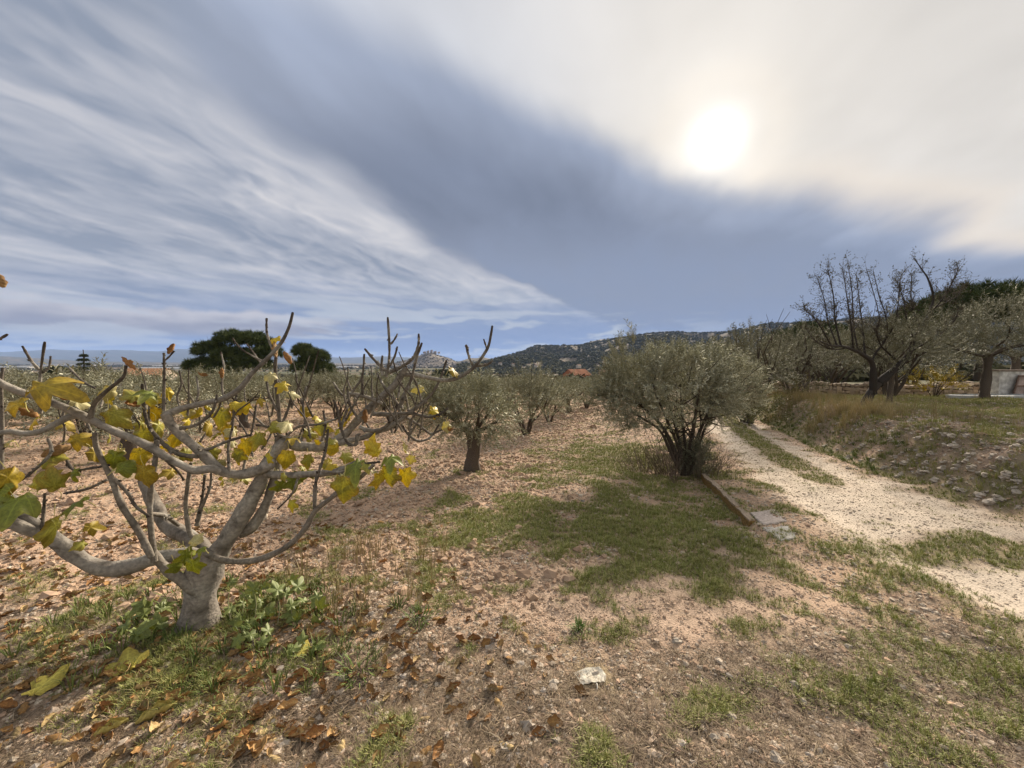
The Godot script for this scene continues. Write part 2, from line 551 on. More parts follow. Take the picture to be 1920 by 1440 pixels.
func make_ground() -> void:
	var xs := axis(-5.0, 8.0, 0.06, 1.06, -16000.0, 16000.0)
	var ds := axis(0.6, 11.0, 0.06, 1.06, -400.0, 16000.0)
	var nx := xs.size()
	var nd := ds.size()
	var b := MB.new()
	b.v.resize(nx * nd); b.n.resize(nx * nd); b.c.resize(nx * nd); b.uv.resize(nx * nd)
	for j in nd:
		for i in nx:
			var k := j * nx + i
			b.v[k] = Vector3(xs[i], height(xs[i], ds[j]), -ds[j])
			b.c[k] = ground_color(xs[i], ds[j])
			b.uv[k] = Vector2(xs[i], ds[j])
	for j in nd:
		for i in nx:
			var l := b.v[j * nx + maxi(i - 1, 0)]
			var r := b.v[j * nx + mini(i + 1, nx - 1)]
			var t := b.v[mini(j + 1, nd - 1) * nx + i]
			var o := b.v[maxi(j - 1, 0) * nx + i]
			b.n[j * nx + i] = (r - l).cross(t - o).normalized()
	b.ix.resize((nx - 1) * (nd - 1) * 6)
	var q := 0
	for j in nd - 1:
		for i in nx - 1:
			var k := j * nx + i
			b.ix[q] = k; b.ix[q + 1] = k + nx; b.ix[q + 2] = k + 1
			b.ix[q + 3] = k + 1; b.ix[q + 4] = k + nx; b.ix[q + 5] = k + nx + 1
			q += 6
	tag(obj("ground", b.commit(), M.ground), "stony reddish orchard soil with grass patches and a pale gravel track", "", "", "structure")

func hill_mesh(prof: Array, r_foot: float, r_top: float, r_back: float, foot_y: float, cols: Array, rough: float, nseed: float, na := 220, nr := 40) -> MB:
	# a ridge whose crest stands at r_top; prof gives picture x and y of the crest
	var b := MB.new()
	var x0: float = prof[0]
	var x1: float = prof[prof.size() - 2]
	for j in nr + 1:
		for i in na + 1:
			var px := lerpf(x0, x1, float(i) / na)
			var dir := ray(px, 678.0)
			var crest := EYE.y + r_top * (678.0 - pl(px, prof)) / F
			var s := float(j) / nr
			var r := lerpf(r_foot, r_top, s / 0.7) if s < 0.7 else lerpf(r_top, r_back, (s - 0.7) / 0.3)
			var w := smoothstep(0.0, 0.7, s) if s < 0.7 else 1.0 - smoothstep(0.7, 1.0, s) * 0.8
			w = w * 0.55 + 0.45 * (s / 0.7 if s < 0.7 else w)
			var p := Vector3(dir.x * r, 0, -r)
			var bump := n_big.get_noise_2d(p.x * 0.35 + nseed, p.z * 0.35) * rough * (1.0 - absf(s - 0.7)) * smoothstep(0.0, 0.2, s)
			p.y = lerpf(foot_y, crest, w) + bump * (0.25 if absf(s - 0.7) < 0.05 else 1.0)
			var c: Color = cols[0]
			var f := n_big.get_noise_2d(p.x * 1.6 + nseed, p.z * 1.6)
			c = c.lerp(cols[1], smoothstep(0.0, 0.35, f))
			b.vert(p, Vector3.UP, c)
	for j in nr + 1:
		for i in na + 1:
			var l := b.v[j * (na + 1) + maxi(i - 1, 0)]
			var rr := b.v[j * (na + 1) + mini(i + 1, na)]
			var t := b.v[mini(j + 1, nr) * (na + 1) + i]
			var o := b.v[maxi(j - 1, 0) * (na + 1) + i]
			b.n[j * (na + 1) + i] = (rr - l).cross(t - o).normalized()
	for j in nr:
		for i in na:
			var k := j * (na + 1) + i
			b.ix.append_array(PackedInt32Array([k, k + na + 1, k + 1, k + 1, k + na + 1, k + na + 2]))
	return b

func blob(seed: int, rings := 5, segs := 8, rough := 0.35) -> ArrayMesh:
	var nz := FastNoiseLite.new(); nz.seed = seed; nz.frequency = 1.1
	var b := MB.new()
	for j in rings + 1:
		var th := PI * j / rings
		for i in segs + 1:
			var ph := TAU * (i % segs) / segs
			var d := Vector3(sin(th) * cos(ph), cos(th), sin(th) * sin(ph))
			b.vert(d * (1.0 + rough * nz.get_noise_3d(d.x * 1.5, d.y * 1.5, d.z * 1.5) * 2.0), d, Color.WHITE, Vector2(ph, th))
	var f := MB.new()
	for j in rings:
		for i in segs:
			var k := j * (segs + 1) + i
			if j > 0: f.tri(b.v[k], b.v[k + segs + 1], b.v[k + 1], Color.WHITE)
			if j < rings - 1: f.tri(b.v[k + 1], b.v[k + segs + 1], b.v[k + segs + 2], Color.WHITE)
	return f.commit()

func leafy_clump(seed: int, count: int, size: float) -> ArrayMesh:   # a shaggy far bush: leaf-sized faces through a ball
	var r := RandomNumberGenerator.new(); r.seed = seed
	var b := MB.new()
	for i in count:
		var d := Vector3(r.randfn(), r.randfn(), r.randfn()).normalized()
		var p := d * pow(r.randf(), 0.4)
		p.y *= 0.85
		var t := Vector3(r.randfn(), r.randfn() + 0.4, r.randfn()).normalized()
		var s := t.cross(d).normalized() * size * 0.5
		var g := r.randf_range(0.65, 1.25)
		b.tri(p - s, p + s, p + t * size * 1.3, Color(g, g, g))
	return b.commit()

# ---------------------------------------------------------------- plants
var SHOOTS := []
var FARSHOOTS := []
var TUFTS := []
var NEEDLES: ArrayMesh

func olive_shoot(seed: int, leaves: int, length: float, ll: float, lw: float) -> ArrayMesh:
	var r := RandomNumberGenerator.new(); r.seed = seed
	var b := MB.new()
	var bend := Vector3(r.randf_range(-0.3, 0.3), 0, r.randf_range(-0.3, 0.3))
	var pts := []
	for k in 4:
		var t := k / 3.0
		pts.append(Vector3(0, length * t, 0) + bend * length * t * t)
	if leaves > 16:
		b.tube(PackedVector3Array(pts), PackedFloat32Array([0.003, 0.0025, 0.0018, 0.001]), 3, Color(0.9, 0.8, 0.7), Color(1, 1, 0.8))
	for k in leaves:
		var t := 0.1 + 0.9 * (k + 0.5) / leaves
		var p := Vector3(0, length * t, 0) + bend * length * t * t
		var a := k * 2.4 + r.randf() * 0.8
		var o := Vector3(cos(a), 0, sin(a))
		var dir := (o * r.randf_range(0.5, 1.0) + Vector3.UP * r.randf_range(0.2, 0.9)).normalized()
		var side := dir.cross(Vector3.UP).normalized().rotated(dir, r.randf_range(-0.9, 0.9))
		var l := ll * r.randf_range(0.7, 1.2)
		var w := lw * r.randf_range(0.8, 1.2)
		var g := r.randf_range(0.62, 0.95)
		var c := Color(g, g, g * 0.9)
		if r.randf() < 0.36:
			g = r.randf_range(1.25, 1.75)
			c = Color(g * 0.98, g, g * 1.02)
		var mid := p + dir * l * 0.5 + side.cross(dir) * l * 0.06
		b.quad(p, mid + side * w, p + dir * l, mid - side * w, c)
	return b.commit()

func grass_tuft(seed: int, blades: int, hgt: float, w: float, spread: float) -> ArrayMesh:
	var r := RandomNumberGenerator.new(); r.seed = seed
	var b := MB.new()
	for k in blades:
		var a := r.randf() * TAU
		var o := Vector3(cos(a), 0, sin(a))
		var p := o * r.randf() * spread * 0.35
		var h := hgt * r.randf_range(0.5, 1.15)
		var lean := r.randf_range(0.15, 1.0) * spread
		var p1 := p + o * lean * 0.35 + Vector3.UP * h * 0.6
		var p2 := p + o * lean + Vector3.UP * h * r.randf_range(0.7, 1.0)
		var s := Vector3(-o.z, 0, o.x).rotated(Vector3.UP, r.randf_range(-0.7, 0.7)) * w * 0.5
		var g := r.randf_range(0.7, 1.3)
		b.quad(p - s, p + s, p1 + s * 0.75, p1 - s * 0.75, Color(g * 0.9, g * 0.9, g * 0.85))
		b.tri(p1 - s * 0.75, p1 + s * 0.75, p2, Color(g * 1.1, g * 1.1, g))
	return b.commit()

func needle_tuft(seed: int) -> ArrayMesh:
	var r := RandomNumberGenerator.new(); r.seed = seed
	var b := MB.new()
	for k in 26:
		var d := Vector3(r.randfn(), absf(r.randfn()) + 0.25, r.randfn()).normalized()
		var s := d.cross(Vector3(r.randfn(), r.randfn(), r.randfn())).normalized() * 0.06
		var p := d * 0.1
		var g := r.randf_range(0.7, 1.3)
		b.tri(p - s, p + s, d * r.randf_range(0.7, 1.1), Color(g, g, g))
	return b.commit()

func basis_to(y: Vector3, spin: float, s: float) -> Basis:
	y = y.normalized()
	var x := y.cross(Vector3.UP if absf(y.y) < 0.95 else Vector3.RIGHT).normalized()
	var z := x.cross(y)
	return (Basis(y, spin) * Basis(x, y, z)).scaled(Vector3.ONE * s)

var crown_tone := 1.0
func olive_tint() -> Color:
	var t := rng.randf()
	return Color(0.225, 0.222, 0.150).lerp(Color(0.43, 0.42, 0.325), t * t)

# clumps: [centre, radii] in the tree's own axes; shoots are shared out by volume
func olive_crown(o: Node3D, clumps: Array, total: int, shoots: Array, size: float, bright := 1.0) -> void:
	var xf := []
	var cols := []
	var vol := 0.0
	var top := -9.0
	var mid := Vector3.ZERO
	for c in clumps:
		vol += c[1].x * c[1].y
		mid += c[0] / clumps.size()
	for c in clumps:
		var cnt := int(total * c[1].x * c[1].y / vol)
		for i in cnt:
			var d := rv()
			while d.length_squared() > 1.0: d = rv()
			d = d.normalized() * pow(d.length(), 0.55)
			var p: Vector3 = c[0] + Vector3(d.x * c[1].x, d.y * c[1].y, d.z * c[1].z)
			var dir := (d * 0.6 + (p - mid).normalized() * 0.4 + Vector3.UP * 0.65 + rv() * 0.45).normalized()
			if d.y < -0.25: dir = (dir + Vector3.DOWN * 0.5 + Vector3(d.x, 0, d.z) * 0.5).normalized()
			if n_mid.get_noise_3d(p.x * 0.62 + total, p.y * 0.75, p.z * 0.62) < -0.10: continue
			var sz := size * rng.randf_range(0.6, 1.2)
			if rng.randf() < 0.09 and d.y > 0.0:
				sz *= 1.5
				dir = (dir + Vector3.UP * 0.7).normalized()
			xf.append(Transform3D(basis_to(dir, rng.randf() * TAU, sz), p))
			cols.append(shade(olive_tint(), bright * crown_tone * rng.randf_range(0.8, 1.2)))
	copies("crown", shoots[rng.randi() % shoots.size()], M.olive, xf, cols, o)

func limb_to(o: Node3D, called: String, a: Vector3, b: Vector3, r0: float, r1: float, sag: float, mm: Material, c0: Color, c1: Color, sides := 7, twigs := 0) -> void:
	var d := b - a
	var m1 := a + d * 0.35 + rv() * d.length() * 0.08 + Vector3(-d.x, 0, -d.z) * sag * 0.3
	var m2 := a + d * 0.7 + rv() * d.length() * 0.08
	var pts := spline([a, m1, m2, b], 4)
	var mb := MB.new()
	mb.tube(pts, radii(pts.size(), r0, r1), sides, c0, c1, 0.18, rng.randf() * 9.0)
	for k in twigs:
		var i := rng.randi_range(4, pts.size() - 1)
		var e := pts[i] + (d.normalized() * 0.6 + rv() * 0.8 + Vector3.UP * 0.4) * d.length() * rng.randf_range(0.3, 0.55)
		var q := spline([pts[i], pts[i].lerp(e, 0.5) + rv() * 0.05 * d.length(), e], 3)
		mb.tube(q, radii(q.size(), r1 * 0.8, r1 * 0.2), 4, c1, c1)
	obj(called, mb.commit(), mm, o)

const BARK_A := Color(0.155, 0.125, 0.098)
const BARK_B := Color(0.11, 0.088, 0.068)

# an orchard olive: kind "post" (one stout trunk) or "vase" (several thin stems from the ground)
func make_olive(called: String, where: Vector3, label: String, group: String, kind: String, h: float, w: float, total: int, seed: int, far := false, tw := 0.068) -> Node3D:
	rng.seed = seed
	var o := thing(called, where, label, "olive tree", group)
	o.set_meta("base", called)
	var clumps := []
	var n := 6
	for k in n:
		var a := TAU * k / n + rng.randf_range(-0.35, 0.35)
		var rr := w * 0.5 * rng.randf_range(0.42, 0.66)
		clumps.append([Vector3(cos(a) * rr, h * rng.randf_range(0.55, 0.74), sin(a) * rr), Vector3(w * rng.randf_range(0.19, 0.27), h * rng.randf_range(0.15, 0.22), w * rng.randf_range(0.19, 0.27))])
	clumps.append([Vector3(rng.randf_range(-0.1, 0.1) * w, h * 0.78, 0), Vector3(w * 0.27, h * 0.19, w * 0.27)])
	for k in 3:
		clumps.append([Vector3(rng.randf_range(-0.28, 0.28) * w, h * 0.9, rng.randf_range(-0.25, 0.25) * w), Vector3(w * 0.06, h * 0.12, w * 0.06)])
	if kind == "post":
		var th := h * 0.46
		var tr := h * tw
		var pts := spline([Vector3(-tr * 0.2, -0.08, 0), Vector3(0, th * 0.3, 0), Vector3(tr * 0.3, th * 0.7, 0), Vector3(tr * 0.1, th, 0)], 5)
		var rd := PackedFloat32Array()
		for i in pts.size():
			var t := float(i) / (pts.size() - 1)
			rd.append(tr * (1.25 - 0.42 * t + 0.25 * exp(-t * 9.0) + 0.22 * exp(-pow((t - 0.95) / 0.12, 2.0))))
		var mb := MB.new()
		mb.tube(pts, rd, 14, Color(0.25, 0.205, 0.165), Color(0.2, 0.165, 0.135), 0.22, seed)
		obj("trunk", mb.commit(), M.rough_bark, o)
		for k in n:
			limb_to(o, "limb", Vector3(tr * 0.1, th * 0.93, 0), clumps[k][0], tr * 0.4, tr * 0.13, 0.1, M.dark_bark, BARK_A, BARK_B, 6, 5)
	else:
		for k in n + 1:
			var a := TAU * k / n
			limb_to(o, "stem", Vector3(cos(a), -0.6, sin(a)) * h * 0.035, clumps[k][0], h * 0.024, h * 0.009, 0.5, M.dark_bark, BARK_A, BARK_B, 6, 5)
	olive_crown(o, clumps, total, FARSHOOTS if far else SHOOTS, 1.0 if not far else 1.15)
	return o

func make_pine(called: String, where: Vector3, label: String, clumps: Array, trunk_h: float, tr: float, size: float, per: int, seed: int, c0: Color, c1: Color, group := "") -> Node3D:
	rng.seed = seed
	var o := thing(called, where, label, "pine tree", group)
	var top := Vector3.ZERO
	for c in clumps: top += c[0] / clumps.size()
	var mb := MB.new()
	var pts := spline([Vector3(0, -0.3, 0), Vector3(0.1, trunk_h * 0.5, 0.05), Vector3(top.x * 0.4, trunk_h, top.z * 0.4)], 5)
	mb.tube(pts, radii(pts.size(), tr, tr * 0.6), 9, BARK_A, BARK_B, 0.15, seed)
	obj("trunk", mb.commit(), M.dark_bark, o)
	var xf := []
	var cols := []
	for c in clumps:
		limb_to(o, "limb", Vector3(top.x * 0.4, trunk_h * 0.9, top.z * 0.4), c[0], tr * 0.4, tr * 0.12, 0.2, M.dark_bark, BARK_A, BARK_B, 5, 4)
		for i in per:
			var d := Vector3(rng.randfn(), rng.randfn(), rng.randfn()).normalized()
			d.y = absf(d.y) * 1.0 - 0.35 * rng.randf()
			var p: Vector3 = c[0] + Vector3(d.x * c[1].x, d.y * c[1].y, d.z * c[1].z) * (0.55 + 0.5 * rng.randf())
			xf.append(Transform3D(basis_to(d + Vector3.UP * 0.5 + rv() * 0.5, rng.randf() * TAU, size * rng.randf_range(0.7, 1.3)), p))
			cols.append(c0.lerp(c1, rng.randf()))
	copies("crown", NEEDLES, M.pine, xf, cols, o)
	return o

# ---------------------------------------------------------------- the fig tree
func fig_leaf(seed: int, lobes: float, curl: float, tone: Color, edge: Color) -> ArrayMesh:
	# lies along +Y, faces +Z, one unit long
	var r := RandomNumberGenerator.new(); r.seed = seed
	var b := MB.new()
	var m := 30
	var cen := Vector2(0, 0.36)
	var rows := 4
	for j in rows + 1:
		for i in m:
			var a := TAU * i / m                      # 0 = tip
			var f := cos(a)
			var base := 0.50 + 0.10 * f - 0.10 * absf(sin(a * 1.0)) * 0.3
			var lob := cos(a * 5.0) * 0.13 * lobes * (1.0 if f > -0.75 else 0.25)
			var rad := base + lob + 0.02 * sin(a * 13.0 + seed) 
			if f < -0.86: rad *= 0.80
			if i == 0: rad += 0.06
			var t := float(j) / rows
			var q := cen + Vector2(sin(a), cos(a)) * rad * t * Vector2(0.95, 1.06)
			var z := -curl * (q.x * q.x * 1.1 + pow(maxf(q.y - 0.1, 0.0), 2.0) * 0.55) + 0.085 * sin(a * 5.0 + seed) * t * t + 0.04 * sin(a * 9.0 + seed * 2.0) * t * t + absf(q.x) * 0.12
			var c := tone.lerp(edge, pow(t, 3.0) * r.randf_range(0.3, 1.0))
			c = shade(c, r.randf_range(0.86, 1.1))
			b.vert(Vector3(q.x, q.y, z), Vector3.BACK, c, Vector2(q.x + 0.5, 1.0 - q.y))
	for j in rows:
		for i in m:
			var k := j * m + i
			var k2 := j * m + (i + 1) % m
			b.ix.append_array(PackedInt32Array([k, k + m, k2, k2, k + m, k2 + m]))
	smooth(b)
	return b.commit()

func smooth(b: MB) -> void:
	for i in b.n.size(): b.n[i] = Vector3.ZERO
	for q in range(0, b.ix.size(), 3):
		var i0 := b.ix[q]
		var i1 := b.ix[q + 1]
		var i2 := b.ix[q + 2]
		var nn := (b.v[i2] - b.v[i0]).cross(b.v[i1] - b.v[i0])
		b.n[i0] += nn; b.n[i1] += nn; b.n[i2] += nn
	for i in b.n.size():
		b.n[i] = b.n[i].normalized() if b.n[i].length_squared() > 1e-14 else Vector3.UP

func dry_leaf(seed: int, tone: Color, dark: Color) -> ArrayMesh:     # a curled fallen leaf, about one unit long, lying on +Y up
	var r := RandomNumberGenerator.new(); r.seed = seed
	var b := MB.new()
	var nu := 9
	var nv := 7
	var roll := r.randf_range(1.9, 3.6)
	var arch := r.randf_range(0.3, 1.1)
	var ph := r.randf() * 9.0
	for j in nv + 1:
		for i in nu + 1:
			var u := float(i) / nu
			var s := float(j) / nv * 2.0 - 1.0
			var w := 0.36 * pow(sin(PI * clampf(u * 0.93 + 0.05, 0.0, 1.0)), 0.7) * (1.0 + 0.13 * sin(u * 15.0 + ph + s))
			var a := s * roll * 0.62 + 0.25 * sin(u * 6.0 + ph)
			var x := sin(a) * w / maxf(roll * 0.62, 0.6) * 1.15
			var y := (1.0 - cos(a)) * w / maxf(roll * 0.62, 0.6) * 1.1 + arch * 0.25 * pow(u - 0.4, 2.0) * 2.0
			y += 0.03 * sin(u * 21.0 + s * 5.0 + ph)
			var c := tone.lerp(dark, clampf(absf(s) * 0.5 + 0.35 * r.randf() - 0.1, 0.0, 1.0))
			b.vert(Vector3(x, y, u - 0.5), Vector3.UP, c, Vector2(s * 0.4 + 0.5, 1.0 - u))
	for j in nv:
		for i in nu:
			var k := j * (nu + 1) + i
			b.ix.append_array(PackedInt32Array([k, k + 1, k + nu + 1, k + 1, k + nu + 2, k + nu + 1]))
	smooth(b)
	return b.commit()

const FIG_A := Color(0.38, 0.345, 0.295)
const FIG_B := Color(0.28, 0.245, 0.20)
const FIG_TIP := Color(0.095, 0.078, 0.064)

# scars, dark cracks and pale lichen on fig bark
func weather(mb: MB, off: Vector3) -> void:
	for i in mb.v.size():
		var q := (mb.v[i] + off) * 1.0
		var a := n_fine.get_noise_3d(q.x, q.y * 1.6, q.z)
		var b := n_mid.get_noise_3d(q.x * 2.0 + 5.0, q.y * 2.0, q.z * 2.0)
		var k := 1.0 + 0.28 * a + 0.22 * b
		var c := shade(mb.c[i], k)
		c = c.lerp(Color(0.47, 0.45, 0.39), 0.55 * smoothstep(0.22, 0.45, b))
		c = c.lerp(Color(0.12, 0.10, 0.08), 0.6 * smoothstep(0.25, 0.5, -a))
		mb.c[i] = c

# a limb drawn through picture points, each with its own distance; widths in picture pixels
func fig_limb(o: Node3D, called: String, px: Array, z0: float, z1: float, w0: float, w1: float, c0 := FIG_A, c1 := FIG_B, sides := 10, bow := 0.0) -> PackedVector3Array:
	var pts := []
	var m := px.size() / 2
	for i in m:
		var t := float(i) / (m - 1)
		var z := lerpf(z0, z1, t) + bow * sin(PI * t)
		pts.append(at(px[i * 2], px[i * 2 + 1], z) - o.position)
	var sp := spline(pts, 5 if w0 < 14.0 else 9)
	var k := (z0 + z1) * 0.5 / F * 0.5
	var rd := PackedFloat32Array()
	var run := 0.0
	for i in sp.size():
		if i > 0: run += sp[i].distance_to(sp[i - 1])
		var t := float(i) / (sp.size() - 1)
		var r := lerpf(w0, w1, t) * k
		r *= 1.0 + (0.16 if w0 < 9.0 else 0.06) * sin(run * (150.0 if w0 < 9.0 else 42.0) + w0) + 0.06 * sin(run * 19.0) + 0.10 * maxf(0.0, sin(run * 11.0 + w0 * 3.0) - 0.75) * 4.0 * float(w0 >= 9.0)
		rd.append(r)
	var mb := MB.new()
	mb.tube(sp, rd, sides, c0, c1, 0.05, w0 + px[0])
	if w0 < 9.0:                                   # buds and leaf scars
		var nb := int(run / 0.045)
		for q in nb:
			var i := rng.randi_range(1, sp.size() - 2)
			var dir := (sp[i + 1] - sp[i]).normalized()
			var side := dir.cross(rv()).normalized()
			var e := sp[i] + (side + dir * 0.8).normalized() * rd[i] * 2.3
			mb.tube(PackedVector3Array([sp[i], sp[i].lerp(e, 0.6), e]), PackedFloat32Array([rd[i] * 0.9, rd[i] * 0.7, rd[i] * 0.15]), 5, c1, c1)
	weather(mb, o.position)
	obj(called, mb.commit(), M.bark, o)
	return sp

func hang_leaf(o: Node3D, meshes: Array, pos: Vector3, size: float, yaw: float, droop: float, roll: float, stalk := true) -> void:
	# droop: 0 stands up, 1 lies level, 2 hangs straight down
	var ax := Vector3(cos(yaw), 0, sin(yaw))
	var y := (Vector3.UP * cos(droop * PI * 0.5) + ax * sin(droop * PI * 0.5)).normalized()
	var z := (EYE - pos).normalized() * 0.7 + Vector3.UP * 0.6 + ax * 0.2
	z = (z - y * z.dot(y)).normalized()
	var b := Basis(y.cross(z), y, z)
	b = Basis(y, roll) * b
	var leaf := MeshInstance3D.new()
	leaf.name = child_name("leaf", o)
	leaf.mesh = meshes[rng.randi() % meshes.size()]
	leaf.material_override = M.fig
	leaf.transform = Transform3D(b.scaled(Vector3.ONE * size), pos - o.position - y * size * 0.45)
	o.add_child(leaf, true)
	if stalk:
		var mb := MB.new()
		var q := pos - o.position - y * size * 0.40
		var e := q - (y * 0.4 + Vector3(0, 0.5 - 0.3 * cos(droop * PI * 0.5), 0) + rv() * 0.3).normalized() * size * 0.55
		if droop > 1.2: e = q + (Vector3.UP + rv() * 0.4).normalized() * size * 0.5
		mb.tube(spline([q, q.lerp(e, 0.5) + rv() * 0.008, e], 3), radii(7, 0.0016, 0.0026), 4, Color(0.5, 0.46, 0.17), Color(0.42, 0.36, 0.16))
		obj("stalk", mb.commit(), M.plain, leaf).transform = leaf.transform.affine_inverse()

func make_fig() -> void:
	rng.seed = 411
	var base := on_ground(372, 1172)
	var o := thing("fig_tree", base, "grey-barked fig tree with spreading limbs and a few yellow leaves", "fig tree")
	var z := (EYE - base).dot(Vector3(0, sin(-PITCH), cos(-PITCH)).normalized())
	z = -(base - EYE).rotated(Vector3.RIGHT, -PITCH).z
	# trunk, flaring where it forks
	var mb := MB.new()
	var tp := spline([at(378, 1215, z), at(372, 1160, z), at(376, 1110, z), at(384, 1068, z), at(398, 1035, z + 0.02)], 6)
	var tl := PackedVector3Array()
	for p in tp: tl.append(p - base)
	var tr := PackedFloat32Array()
	for i in tp.size():
		var t := float(i) / (tp.size() - 1)
		tr.append((40.0 - 17.0 * smoothstep(0.0, 0.5, t) + 9.0 * exp(-pow((t - 0.72) / 0.2, 2.0)) - 8.0 * smoothstep(0.85, 1.0, t)) * z / F)
	mb.tube(tl, tr, 26, Color(0.34, 0.30, 0.255), Color(0.38, 0.34, 0.29), 0.10, 2.0)
	weather(mb, base)
	obj("trunk", mb.commit(), M.bark, o)
	# main limbs
	fig_limb(o, "limb", [392, 1052, 356, 1040, 318, 1042, 280, 1050, 248, 1061, 204, 1067, 163, 1055, 117, 1023, 72, 990, 34, 955, 10, 938, -40, 920, -90, 900], z, 2.05, 28, 23, FIG_A, FIG_A, 16)
	fig_limb(o, "limb", [80, 1001, 55, 994, 25, 980, 0, 964, -40, 950, -80, 945], 2.22, 2.0, 22, 15, FIG_A, FIG_A, 12)
	fig_limb(o, "limb", [372, 1110, 345, 1090, 318, 1072, 296, 1050, 284, 1034], z - 0.05, 2.3, 24, 13)
	fig_limb(o, "limb", [392, 1066, 413, 1030, 436, 994, 462, 951, 484, 911, 502, 871, 518, 846, 536, 831], z, 2.7, 35, 20, FIG_A, FIG_A, 16)
	fig_limb(o, "limb", [518, 846, 536, 829, 562, 836, 597, 838, 625, 831, 649, 812, 667, 792, 691, 768, 714, 746, 738, 724, 752, 704, 760, 692], 2.7, 3.0, 20, 11, FIG_A, FIG_B, 14)
	fig_limb(o, "limb", [450, 1000, 474, 986, 492, 958, 506, 926, 516, 890, 522, 855, 524, 820], z + 0.1, 2.75, 19, 14, FIG_B, FIG_A, 12)
	fig_limb(o, "limb", [512, 866, 490, 879, 462, 888, 438, 889, 418, 884, 400, 871, 378, 849, 356, 830, 333, 809, 318, 792, 311, 776], z + 0.06, 2.35, 20, 14, FIG_A, FIG_A, 12)
	fig_limb(o, "limb", [410, 884, 395, 879, 364, 882, 338, 871, 311, 857, 284, 840, 249, 823, 213, 808, 178, 791, 151, 778, 111, 760, 67, 744, 36, 734, 8, 722, -20, 705], 2.42, 1.95, 16, 11, FIG_A, FIG_A, 12)
	fig_limb(o, "limb", [156, 780, 133, 781, 107, 793, 80, 807, 49, 813, 18, 809, -12, 815], 2.15, 1.95, 11, 10, Color(0.40, 0.37, 0.32), Color(0.40, 0.37, 0.32))
	fig_limb(o, "limb", [388, 1040, 360, 1012, 338, 1000, 312, 984, 292, 951, 276, 915, 271, 890], z + 0.12, 3.15, 28, 20, FIG_B, FIG_B, 14)
	fig_limb(o, "limb", [378, 1030, 394, 1040, 414, 1049, 444, 1053, 480, 1050, 516, 1037, 547, 1018, 573, 990, 591, 958, 618, 936, 640, 918, 663, 905, 684, 888, 700, 872], z - 0.12, 2.28, 13, 7, FIG_B, FIG_B)
	fig_limb(o, "limb", [500, 888, 533, 891, 578, 889, 622, 886, 645, 878, 668, 868], 2.62, 2.36, 15, 9)
	fig_limb(o, "limb", [625, 834, 651, 827, 679, 821, 710, 809, 731, 801, 752, 787, 771, 771, 800, 752], 2.78, 3.0, 11, 6)
	fig_limb(o, "limb", [754, 703, 773, 702, 802, 708, 832, 713, 856, 709, 875, 699, 889, 688, 902, 672, 915, 651, 920, 630, 923, 611], 3.0, 3.1, 9, 4.5, FIG_A, FIG_TIP, 9)
	fig_limb(o, "limb", [309, 778, 338, 767, 382, 756, 418, 748, 449, 729, 471, 702, 493, 680, 511, 662, 529, 640, 542, 613, 549, 586], 2.37, 2.6, 12, 5, FIG_A, FIG_TIP, 10)
	# the white end of a sawn limb behind the fork
	var cut := at(493, 968, z + 0.32)
	mb = MB.new()
	mb.tube(PackedVector3Array([at(478, 978, z + 0.2) - base, cut - base, cut - base + Vector3(0.006, 0.002, -0.002)]), PackedFloat32Array([0.034, 0.030, 0.024]), 10, FIG_B, FIG_B)
	obj("limb_stub", mb.commit(), M.bark, o)
	mb = MB.new()
	mb.tube(PackedVector3Array([cut - base + Vector3(-0.006, -0.004, 0.004), cut - base + Vector3(0.012, 0.012, 0.014)]), PackedFloat32Array([0.033, 0.030]), 10, Color(0.62, 0.52, 0.4), Color(0.66, 0.57, 0.45))
	tag(obj("cut_wood", mb.commit(), M.stone, o), "pale freshly sawn end of a limb")
